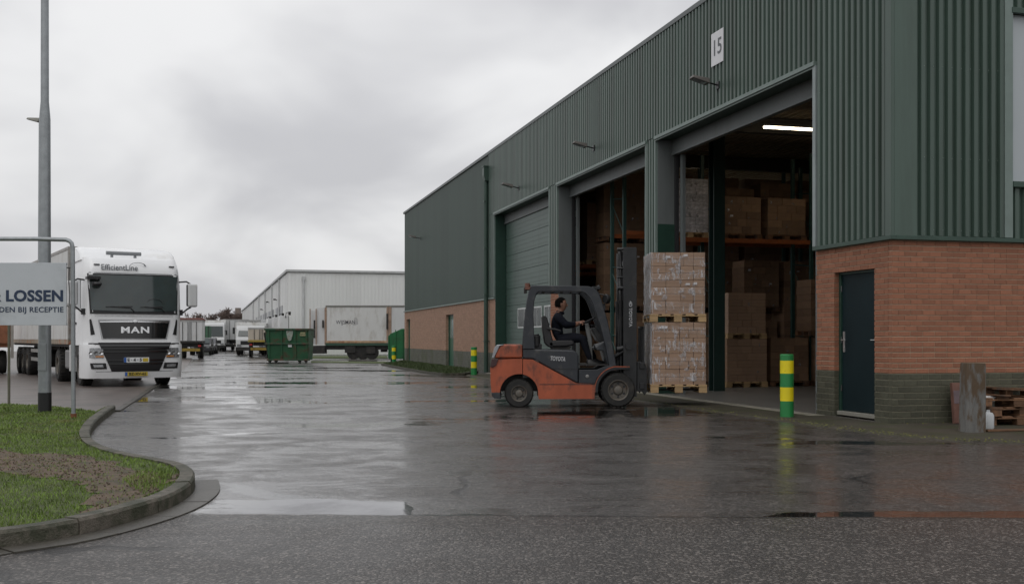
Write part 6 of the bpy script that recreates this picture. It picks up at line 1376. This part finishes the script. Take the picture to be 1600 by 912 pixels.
# skip
sk = thing('skip', 'dented dark green waste skip with rust streaks and a pale emblem in the yard', 'skip', (gp_(415.5, 60.8).x, 60.8, 0)); kx = 60.8/F
Wk = (482-415.5)*kx; hk = (565-511)*kx; Dk = 1.5
def skp(x, z): 
    f = z/hk; return x
mb = MB(); y_in = 0.22
mb.add([(0.08, y_in, 0.13), (Wk-0.05, y_in, 0.13), (Wk-0.05, Dk, 0.13), (0.08, Dk, 0.13), (-0.05, 0.0, hk*0.93), (Wk, 0.0, hk*0.93), (Wk, Dk+0.2, hk*0.93), (-0.05, Dk+0.2, hk*0.93)],
    [(0,1,5,4),(1,2,6,5),(2,3,7,6),(3,0,4,7),(0,3,2,1)]); body_ = mb.build('body', SKIPG, sk); so = body_.modifiers.new('t', 'SOLIDIFY'); so.thickness = 0.04
def skf(x, z): return y_in*(1-(z-0.22)/(hk*0.93-0.22))
for x in (0.14, 0.85, 1.62, Wk-0.12):
    mb = MB(); mb.add([(x-0.05, skf(x, .22)-0.06, 0.22), (x+0.05, skf(x, .22)-0.06, 0.22), (x+0.05, -0.06, hk*0.93), (x-0.05, -0.06, hk*0.93), (x-0.05, skf(x, .22)+0.01, 0.22), (x+0.05, skf(x, .22)+0.01, 0.22), (x+0.05, 0.01, hk*0.93), (x-0.05, 0.01, hk*0.93)], [(0,1,2,3),(0,3,7,4),(1,5,6,2),(4,7,6,5)]); mb.build('rib', SKIPG, sk)
for z, hh in ((hk*0.93, 0.10), (hk*0.52, 0.08), (0.09, 0.10)):
    mb = MB(); y0 = skf(0, z) if z > 0.2 else y_in; mb.box(-0.09 if z > 1 else 0.02, Wk+0.04, y0-0.09, y0+0.02, z, z+hh)
    if z > hk*0.9: mb.box(-0.11, 0.0, 0.02, Dk+0.25, z, z+hh); mb.box(Wk-0.02, Wk+0.06, 0.02, Dk+0.25, z, z+hh)
    mb.build('rail', mat('skip_rail', (0.018, 0.07, 0.035), 0.6, var=0.3, dirt=(0.10, 0.05, 0.03), dscale=4, dlo=0.45, dhi=0.6), sk, bevel=0.01)
mb = MB(); mb.add([(-0.16, 0.1, hk*0.85), (0.06, 0.05, hk*0.9), (0.1, 0.3, 0.4), (0.0, 0.35, 0.4), (-0.12, 0.5, hk*0.85), (0.05, 0.5, hk*0.9)], [(0,1,2,3), (0,3,2,4), (1,5,4,2)]); mb.build('lifting_bracket', CHASS, sk)
for x in (0.15, 0.5, Wk-0.55, Wk-0.2):
    mb = MB(); mb.lathe([(0.001, -0.09), (0.085, -0.09), (0.085, 0.09), (0.001, 0.09)], 14, 0, Matrix.Translation((x, y_in+0.1, 0.085)), 'y'); mb.build('roller', CHASS, sk, smooth=40)
ex_ = (452.5-415.5)*kx; ez = H+(HOR-524)*kx; ey_ = skf(0, ez)-0.015
emb = mat('emblem_pale', (0.30, 0.36, 0.31), 0.6, var=0.35, vscale=12, dirt=(0.24, 0.14, 0.11), dscale=9, dlo=0.52, dhi=0.6)
mb = MB(); mb.prism([(-0.20, 0.24), (-0.10, 0.32), (-0.04, 0.26), (0.04, 0.34), (0.12, 0.27), (0.2, 0.26), (0.17, 0.02), (0.08, -0.26), (-0.02, -0.30), (-0.10, -0.22), (-0.16, 0.0)], -0.01, 0.006, 'y'); mb.build('emblem', emb, sk, loc=(ex_, ey_-0.02, ez))
mb = MB(); mb.box(-0.10, 0.10, -0.01, 0.006, -0.12, 0.10); mb.build('label_plate', PLATEW, sk, loc=(ex_, ey_-0.01+0.07, ez-0.52))
mb = MB(); mb.box(-0.16, 0.16, -0.01, 0.006, -0.05, 0.06); mb.box(-0.13, 0.18, -0.01, 0.006, 0.09, 0.15); mb.build('label_plate', mat('sticker_cream', (0.42, 0.40, 0.22), 0.6, var=0.3, vscale=10), sk, loc=((473-415.5)*kx, ey_-0.03, ez+0.03))
lettering('lettering', 'SITA', 0.11, INK, sk, ((473-415.5)*kx, ey_-0.05, ez+0.04), (R(90), 0, 0), width=0.26)
# bright green container behind the far corner
gc = thing('green_container', 'bright green rounded container half hidden behind the far corner of the warehouse', 'container', (gp_(606.5, 64.5).x, 64.5, 0)); kk_ = 64.5/F
mb = MB(); mb.prism([(0, 0.12), (0, 1.45), (0.12, 1.62), (0.5, 1.78), (0.8, 1.92), (2.6, 1.95), (2.6, 0.12)], 0, 1.4, 'y'); mb.build('body', SKIPB, gc, bevel=0.03)
for x in (0.02, 0.42, 0.84, 1.3): mb = MB(); mb.box(x, x+0.05, -0.05, 0.0, 0.12, 1.5 if x < .4 else 1.85); mb.build('rib', SKIPB, gc)
for x in (0.25, 1.0): mb = MB(); mb.box(x-0.12, x+0.12, 0.1, 0.3, 0.0, 0.13); mb.build('foot', CHASS, gc)

# row of parked trailers in front of the grey wall
Yr = [78, 86, 96, 108]
box_trailer('box_trailer', 'boxy white trailer with its rear end toward the road, leftmost before the grey wall', (gp_(368, 118).x+0.6, 116, 0), R(20), 9, z1=H+(HOR-499)*116/F, m=WHITEB)
box_trailer('box_trailer', 'white box body partly behind the skip, second from the skip', (gp_(397, 98).x, 98, 0), R(17), 8, z1=H+(HOR-500)*98/F, stripe=True)
far_truck('white lorry cab with dark windows between the trailers left of the skip', (gp_(391, 86).x, 86, 0), R(10), WHITEB, 2.35)
box_trailer('box_trailer', 'cream box body with yellow edge directly behind the left side of the skip', (gp_(408, 76).x, 76, 0), R(14), 6, z1=H+(HOR-512)*76/F, m=mat('cream_panel', (0.52, 0.46, 0.38), 0.5, var=0.1), rail=mat('yellow_rail', (0.33, 0.25, 0.05), 0.5, var=0.3), stripe=True, Wd=1.7)
for i, (px, Y, top_) in enumerate(((417, 96, 499.5), (426, 90, 497.2), (436, 84, 495.2), (446, 79, 493.2))):
    t = thing('box_trailer', ['first and farthest', 'second', 'third', 'nearest'][i] + ' white trailer front of the slanted row rising behind the skip', 'trailer', (gp_(px, Y).x, Y, 0), R(16), 'trailers and box bodies parked at the back of the yard')
    zt2 = H+(HOR-top_)*Y/F; mb = MB(); mb.box(-0.42, 0.22, 0, 2.0, 0.9, zt2); mb.build('body_panel', WHITEB, t, bevel=0.02); mb = MB(); mb.box(-0.30, 0.24, 0.1, 2, 0.3, 0.9); mb.build('chassis', CHASS, t)
    mb = MB(); mb.tube([(0.0, -0.05, zt2-0.15), (0.05, -0.05, zt2+0.22), (0.25, -0.05, zt2+0.24)], 0.03, 6); mb.box(0.2, 0.38, -0.1, 0, zt2+0.05, zt2+0.3); mb.build('mirror', CHASS, t)
    mb = MB(); mb.box(0.225, 0.26, -0.02, 0.02, 0.9, zt2); mb.build('door_edge', CHASS, t)
# left side of the far yard
box_trailer('box_trailer', 'white box body with a reddish roof edge and yellow rear stripe beside the lorry', (gp_(296, 70).x, 70, 0), R(14), 6, z0=1.1, z1=H+(HOR-500)*70/F, Wd=1.55, m=WHITEB, stripe=True)
mb = MB(); mb.box(-0.9, 0.85, -0.05, 5, 0, 0.12); o = mb.build('roof_load', mat('red_brown_edge', (0.22, 0.10, 0.085), 0.7), None, loc=(gp_(296, 70).x, 70.0, H+(HOR-500)*70/F+0.022), rot=(0, 0, R(14))); tag(o, 'reddish tarpaulin roll along the top of the white box body', 'tarpaulin')
far_truck('white small lorry parked facing the camera in the gap, left one', (gp_(333.5, 112).x, 112, 0), R(12), WHITEB, 3.0)
far_truck('white small lorry parked beside the first one in the gap, right one', (gp_(349, 125).x, 125, 0), R(12), WHITEB, 3.1)
gr = thing('green_container', 'small green container with upright ribs between the parked lorries', 'container', (gp_(313, 105).x, 105, 0), R(12)); mb = MB(); mb.box(0, 0.85, 0, 3, 0.3, 2.55); mb.build('body', mat('dull_green', (0.06, 0.15, 0.09), 0.6, var=0.3, vscale=2), gr)
for k in range(3): mb = MB(); mb.box(0.1+0.3*k, 0.16+0.3*k, -0.05, 0, 0.3, 2.55); mb.build('rib', CHASS, gr)
mb = MB(); mb.box(0.02, 0.8, 0.2, 2.8, 0.0, 0.3); mb.build('base', CHASS, gr)
for i, (px, Y, c) in enumerate(((313, 88, (0.03, 0.03, 0.035)), (321, 95, (0.10, 0.10, 0.11)))):
    t = thing('parked_car', ['dark car parked beside the white box body at the left of the far yard', 'grey car parked in front of the left small lorry'][i], 'car', (gp_(px, Y).x, Y, 0), R(12)); cm = mat(('car_dark', 'car_grey')[i], c, 0.3, coat=0.5)
    mb = MB(); mb.prism([(0, 0.3), (0, 0.75), (0.9, 0.9), (1.5, 1.4), (3.0, 1.42), (3.8, 0.95), (4.1, 0.85), (4.1, 0.3)], -0.8, 0.8, 'x'); mb.build('body', cm, t, bevel=0.06)
    mb = MB(); mb.add([(-0.65, 0.93, 0.93), (0.65, 0.93, 0.93), (0.58, 1.44, 1.36), (-0.58, 1.44, 1.36)], [(0, 1, 2, 3)], 0, Matrix.Translation((0, -0.03, 0.03))); mb.build('windscreen', GLASSD, t)
    for s in (-1, 1):
        mb = MB(); mb.box(s*0.6-0.13, s*0.6+0.13, -0.02, 0.02, 0.58, 0.7); mb.build('headlamp', LAMPG, t)
        for y in (0.75, 3.3): mb = MB(); mb.lathe([(0.001, -0.1), (0.31, -0.1), (0.31, 0.1), (0.001, 0.1)], 16, 0, Matrix.Translation((s*0.75, y, 0.31)) @ Matrix.Rotation(R(90), 4, 'Z'), 'y'); mb.build('wheel', TYRE, t, smooth=40)
# rusty flatbed at the left picture edge, behind the sign
t = thing('flatbed_trailer', 'rust brown flatbed trailer frame just visible at the left picture edge below the sign', 'trailer', (gp_(-30, 40).x, 40, 0), R(31))
mb = MB(); mb.box(-1.4, 1.1, 0, 7, 1.0, 1.15); mb.build('bed', RUST, t)
mb = MB(); mb.box(-1.4, 1.1, -0.03, 0.06, 1.15, 2.3, 0); mb.build('headboard', mat('headboard_rust', (0.25, 0.10, 0.05), 0.7, var=0.4, vscale=3), t)
for x in (-1.3, -0.5, 0.3, 1.05): mb = MB(); mb.box(x-0.05, x+0.05, -0.08, -0.03, 0.6, 2.4); mb.build('stanchion', mat('stanchion_pale', (0.35, 0.33, 0.30), 0.6), t)
for x in (-1.0, 0.8):
    for y in (0.8, 5.5): mb = MB(); mb.lathe([(0.2, -0.13), (0.42, -0.12), (0.45, 0), (0.42, 0.12), (0.2, 0.13)], 18, 0, Matrix.Translation((x, y, 0.45)) @ Matrix.Rotation(R(90), 4, 'Z'), 'y'); mb.build('wheel', TYRE, t, smooth=40)

# ================================================================== BARE TREES
def bare_tree(label, px, Y, hpx, seed, spread=0.5):
    rr = random.Random(seed); hh = (hpx*Y/F+H)*1.18; base = gp_(px, Y); t = thing('bare_tree', label, 'tree', (base.x, base.y, 0), rr.uniform(0, 6), 'bare trees beyond the yard')
    tr_ = MB(); tw = MB()
    def grow(p, d, L, r_, dep):
        q = p+d*L; mid = p.lerp(q, .5)+Vector((rr.gauss(0, L*.05), rr.gauss(0, L*.05), 0)); (tr_ if dep < 3 else tw).tube([p, mid, q], [r_, r_*.85, r_*.7], 5 if dep < 2 else 3, cap=False)
        if dep >= 5: return
        for _ in range(4 if dep < 4 else 5):
            nd = (d+Vector((rr.gauss(0, spread), rr.gauss(0, spread), rr.gauss(0.12, spread*.5)))).normalized(); grow(p.lerp(q, rr.uniform(.55, 1)), nd, L*rr.uniform(.6, .82), max(r_*.58, 0.032), dep+1)
    grow(Vector((0, 0, 0)), Vector((rr.gauss(0, .05), 0, 1)).normalized(), hh*0.30, hh*0.03, 0)
    tr_.build('trunk', BARK, t); tag(tw.build('crown', TWIG, t), None, None, None, 'stuff')
bare_tree('bare tree left of the brown brick block, tallest of the far trees', 350, 210, 56, 1)
bare_tree('bare tree close beside the brown brick block', 359, 205, 54, 2)
bare_tree('small bare tree above the left small lorry in the gap', 336, 215, 40, 3)
bare_tree('bare tree just right of the lorry mirror', 300, 150, 42, 4, 0.55)
bare_tree('thin bare tree above the white box body beside the lorry', 291, 165, 40, 5, 0.55)
bare_tree('low bare tree in the gap between box body and small lorry', 318, 260, 28, 6)
# far wood on the horizon
mb = MB(); rr = random.Random(5)
for k in range(1400):
    x = rr.uniform(-150, 40); y = rr.uniform(330, 360); h_ = rr.uniform(1.5, 6.5)*(0.7+0.3*math.sin(x*0.13)); w = rr.uniform(0.5, 1.6)
    a = rr.uniform(0, 3.14); mb.add([(x-w*math.cos(a), y-w*math.sin(a), 0), (x+w*math.cos(a), y+w*math.sin(a), 0), (x+w*.5+rr.gauss(0, .5), y, h_*.7), (x+rr.gauss(0, .4), y, h_), (x-w*.5+rr.gauss(0, .5), y, h_*.7)], [(0, 1, 2, 3, 4)])
tag(mb.build('far_wood', mat('far_wood_brown', (0.12, 0.105, 0.09), 0.9, var=0.3, vscale=0.2, island=0.3), None), 'low brown wood on the horizon beyond the yard', None, None, 'stuff')
